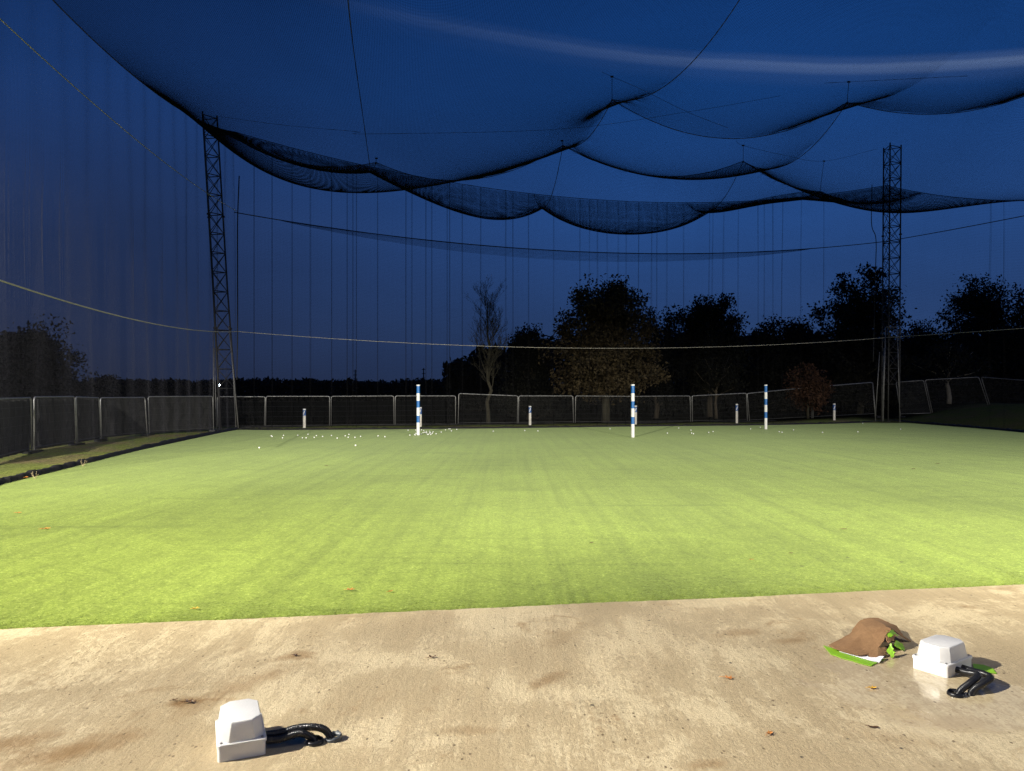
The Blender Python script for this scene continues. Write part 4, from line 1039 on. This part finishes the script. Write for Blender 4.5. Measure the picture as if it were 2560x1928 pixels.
# far-off woods
def wood(name, x0, x1, Y, dY, prof, label, seed, n=9000, leaf=0.3, mat=None):
    r_ = np.random.default_rng(seed); xs = r_.uniform(x0, x1, n)
    top = np.array([prof(x, r_) for x in xs]); ys = Y + r_.uniform(-dY, dY, n)
    cen = np.stack([xs / Y * ys * 1.0, ys, top * r_.uniform(0, 1, n) ** .7], -1)
    V, Q = leaves_at(cen, np.full(n, .25), 1, leaf, r_)
    o = np_mesh(name, V, Q, mat or M['dark']); tag(o, label, 'wood', kind='stuff')
nz = lambda x, s, k: mnoise.noise(Vector((x * s, k, 0)))
wood('distant_wood', -130, 4, 150, 12, lambda x, r: 1.5 + (HY - 952) / F * 150 + 0.7 * nz(x, .05, 1) + .7 * nz(x, .35, 2) - .1, 'far-off dark treeline along the horizon at the left', 31, 34000, .42)
wood('distant_wood', -6, 62, 68, 4, lambda x, r: 1.5 + (HY - 850) / F * 68 + 1.2 * nz(x, .12, 4) + .8 * nz(x, .6, 5) - 2.2 * math.exp(-((x + 6) / 5) ** 2), 'dark mass of wood behind the trees on the right', 32, 36000, .32)
wood('undergrowth', 6, 40, 52, 3, lambda x, r: 3.0 + 1.2 * nz(x, .3, 7), 'dark undergrowth beneath the right-hand trees', 33, 14000, .2)
for (px, Y, ptop, lb_) in [(888, 150, 924, 'tiny distant mast on the skyline left of the left striped pole'), (1059, 150, 920, 'tiny distant mast on the skyline just right of the left striped pole')]:
    b = at(px, 985, Y); tpz = at(px, ptop, Y)[2]; mb = MB().tube([(b[0], Y, 0), (b[0], Y, tpz)], [.22, .10], 6)
    for z in np.linspace(2, tpz - .3, 6): mb.box((b[0], Y, z), (.7, .3, .12))
    tag(mb.build('distant_mast', M['steel_dark']), lb_, 'mast', 'masts on the skyline')
# distant lamp behind the left mast
lp = at(547, 963, 120)
o = empty('street_lamp', (lp[0], 120, 0), 'tiny lit white lamp on the horizon behind the left mast', 'lamp')
MB().tube([(0, 0, 0), (0, 0, lp[2])], .06, 6).build('post', M['steel_dark'], o)
MB().lathe([(0, -.16), (.14, -.10), (.19, 0), (.12, .12), (0, .16)], (0, 0, lp[2]), 12).build('lamp_head', M['lamp'], o, True)

# ------------------------------------------------------------------ light
def flood(loc, aim, watts, angle, blend, col, label, edge=-0.062, r=0.05):
    """a floodlight on a tall post: lamp under a wide shade added to cut off its upward light"""
    l = bpy.data.lights.new('floodlight_bulb', 'SPOT'); l.energy = watts; l.spot_size = math.radians(angle); l.spot_blend = blend; l.color = col; l.shadow_soft_size = r
    o = bpy.data.objects.new('floodlight_bulb', l); C.objects.link(o); o.location = loc
    o.rotation_euler = (Vector(aim) - Vector(loc)).to_track_quat('-Z', 'Y').to_euler()
    f = empty('floodlight', (loc[0], loc[1], 0), label, 'floodlight', 'floodlights on posts beside the bays')
    MB().lathe([(0.0, 0.16), (0.12, 0.15), (0.9, edge), (0.9, edge - 0.006), (0.12, 0.135), (0.0, 0.145)], (0, 0, loc[2]), 40).build('shade', M['steel_dark'], f, True)  # unseen dish added to keep light off treetops and roof net
    MB().tube([(0, -1.1, 0), (0, -1.1, loc[2] + 0.6), (0, 0, loc[2] + 0.6), (0, 0, loc[2] + 0.15)], 0.05, 10).build('post', M['galv'], f, True)
flood((-11.0, 0.8, 8.0), (10.5, 4.0, 0), 25000, 68, 1.0, (1.0, 0.95, 0.85), 'tall floodlight left of the slab')
flood((-11.6, 1.0, 7.4), (-10.3, 14.5, 0), 19000, 62, 1.0, (1.0, 0.95, 0.85), 'lower head beside the tall left floodlight')
flood((32.0, 2.0, 7.4), (11.0, 24.0, 0), 10000, 110, 1.0, (1.0, 0.95, 0.84), 'tall floodlight far right of the slab')
flood((-5.8, -1.2, 6.4), (-3.0, 14.0, 0), 21000, 66, 1.0, (1.0, 0.94, 0.76), 'floodlight above the bay left of the camera')
flood((8.0, -1.0, 6.4), (4.0, 15.0, 0), 16500, 74, 1.0, (1.0, 0.95, 0.80), 'floodlight above the bay right of the camera')
flood((19.0, 0.5, 6.4), (15.0, 16.0, 0), 13500, 78, 1.0, (1.0, 0.96, 0.82), 'floodlight above the farthest bay on the right')

# added fill lamp overhead, lifts the dark shadows by the boxes
l = bpy.data.lights.new('fill_light', 'AREA'); l.energy = 24; l.size = 1.2; l.size_y = 0.3; l.shape = 'RECTANGLE'; l.color = (1.0, 0.95, 0.88)
o = bpy.data.objects.new('fill_light', l); C.objects.link(o); o.location = (0.8, 1.6, 3.8)
w = bpy.data.worlds.new('World'); scene.world = w; w.use_nodes = True; n = w.node_tree
bg = n.nodes['Background']
# dusk sky: clear deep blue overhead, greyer towards the horizon and on the left, with a pale glint painted in
tc = n.nodes.new('ShaderNodeTexCoord'); sep = n.nodes.new('ShaderNodeSeparateXYZ'); lk(n, tc.outputs['Generated'], sep.inputs[0])
up_r = ramp(n, sep.outputs['Z'], [(0.0, (0.016, 0.031, 0.083)), (0.08, (0.019, 0.045, 0.130)), (0.22, (0.016, 0.058, 0.200)), (0.36, (0.008, 0.050, 0.200)), (0.55, (0.004, 0.033, 0.150)), (1.0, (0.002, 0.018, 0.09))])
up_l = ramp(n, sep.outputs['Z'], [(0.0, (0.013, 0.019, 0.044)), (0.08, (0.013, 0.022, 0.058)), (0.22, (0.014, 0.030, 0.092)), (0.36, (0.009, 0.034, 0.130)), (0.55, (0.004, 0.026, 0.120)), (1.0, (0.002, 0.018, 0.09))])
side = ramp(n, maths(n, 'ADD', maths(n, 'MULTIPLY', sep.outputs['X'], 0.7), 0.5), [(0.18, 0.0), (0.62, 1.0)])
mott = noise_tex(n, coords(n, (1.2, 1.2, 3.5), kind='Generated'), 2.2, 4, 0.55, 0.3)
skyc = mixc(n, 1.0, mixc(n, side, up_l, up_r), ramp(n, mott, [(0.3, 0.90), (0.7, 1.10)]), 'MULTIPLY')
# long pale streak painted into the sky colour as a glint on the net
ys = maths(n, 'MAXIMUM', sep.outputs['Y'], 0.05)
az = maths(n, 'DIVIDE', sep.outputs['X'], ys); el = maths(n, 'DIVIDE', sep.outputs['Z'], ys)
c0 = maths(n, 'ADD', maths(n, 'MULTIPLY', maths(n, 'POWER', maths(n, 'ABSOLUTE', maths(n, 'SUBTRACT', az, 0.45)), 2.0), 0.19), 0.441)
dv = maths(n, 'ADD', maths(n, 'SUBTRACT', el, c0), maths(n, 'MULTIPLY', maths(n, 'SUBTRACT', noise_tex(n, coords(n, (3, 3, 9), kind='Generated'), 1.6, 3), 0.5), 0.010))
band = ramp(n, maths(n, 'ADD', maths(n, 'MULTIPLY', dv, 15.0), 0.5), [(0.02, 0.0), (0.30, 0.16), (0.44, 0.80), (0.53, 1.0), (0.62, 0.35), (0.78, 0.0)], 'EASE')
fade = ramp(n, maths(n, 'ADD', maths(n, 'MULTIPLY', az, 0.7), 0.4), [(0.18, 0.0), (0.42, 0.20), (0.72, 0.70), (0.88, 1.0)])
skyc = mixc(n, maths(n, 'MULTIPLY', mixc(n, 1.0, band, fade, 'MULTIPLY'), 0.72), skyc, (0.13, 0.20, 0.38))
sky = n.nodes.new('ShaderNodeTexSky'); sky.sky_type = 'NISHITA'; sky.sun_disc = False
sky.sun_elevation = math.radians(-6.0); sky.sun_rotation = math.radians(180)
skyc = mixc(n, 0.02, skyc, sky.outputs['Color'], 'ADD')
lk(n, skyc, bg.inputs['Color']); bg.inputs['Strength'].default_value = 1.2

cam = bpy.data.cameras.new('camera'); co = bpy.data.objects.new('camera', cam); C.objects.link(co)
co.location = (0, 0, CAMZ); co.rotation_euler = (PI / 2, 0, 0); cam.sensor_width = 36; cam.lens = F / 2560 * 36
cam.shift_y = 19 / 2560; cam.clip_end = 4000; cam.clip_start = 0.05
scene.camera = co
scene.view_settings.view_transform = 'Standard'; scene.view_settings.look = 'None'; scene.view_settings.exposure = 0; scene.view_settings.gamma = 1
scene.cycles.use_denoising = True
scene.cycles.denoiser = 'OPENIMAGEDENOISE'
scene.cycles.denoising_input_passes = 'RGB_ALBEDO_NORMAL'
scene.cycles.denoising_prefilter = 'NONE'
scene.cycles.max_bounces = 6
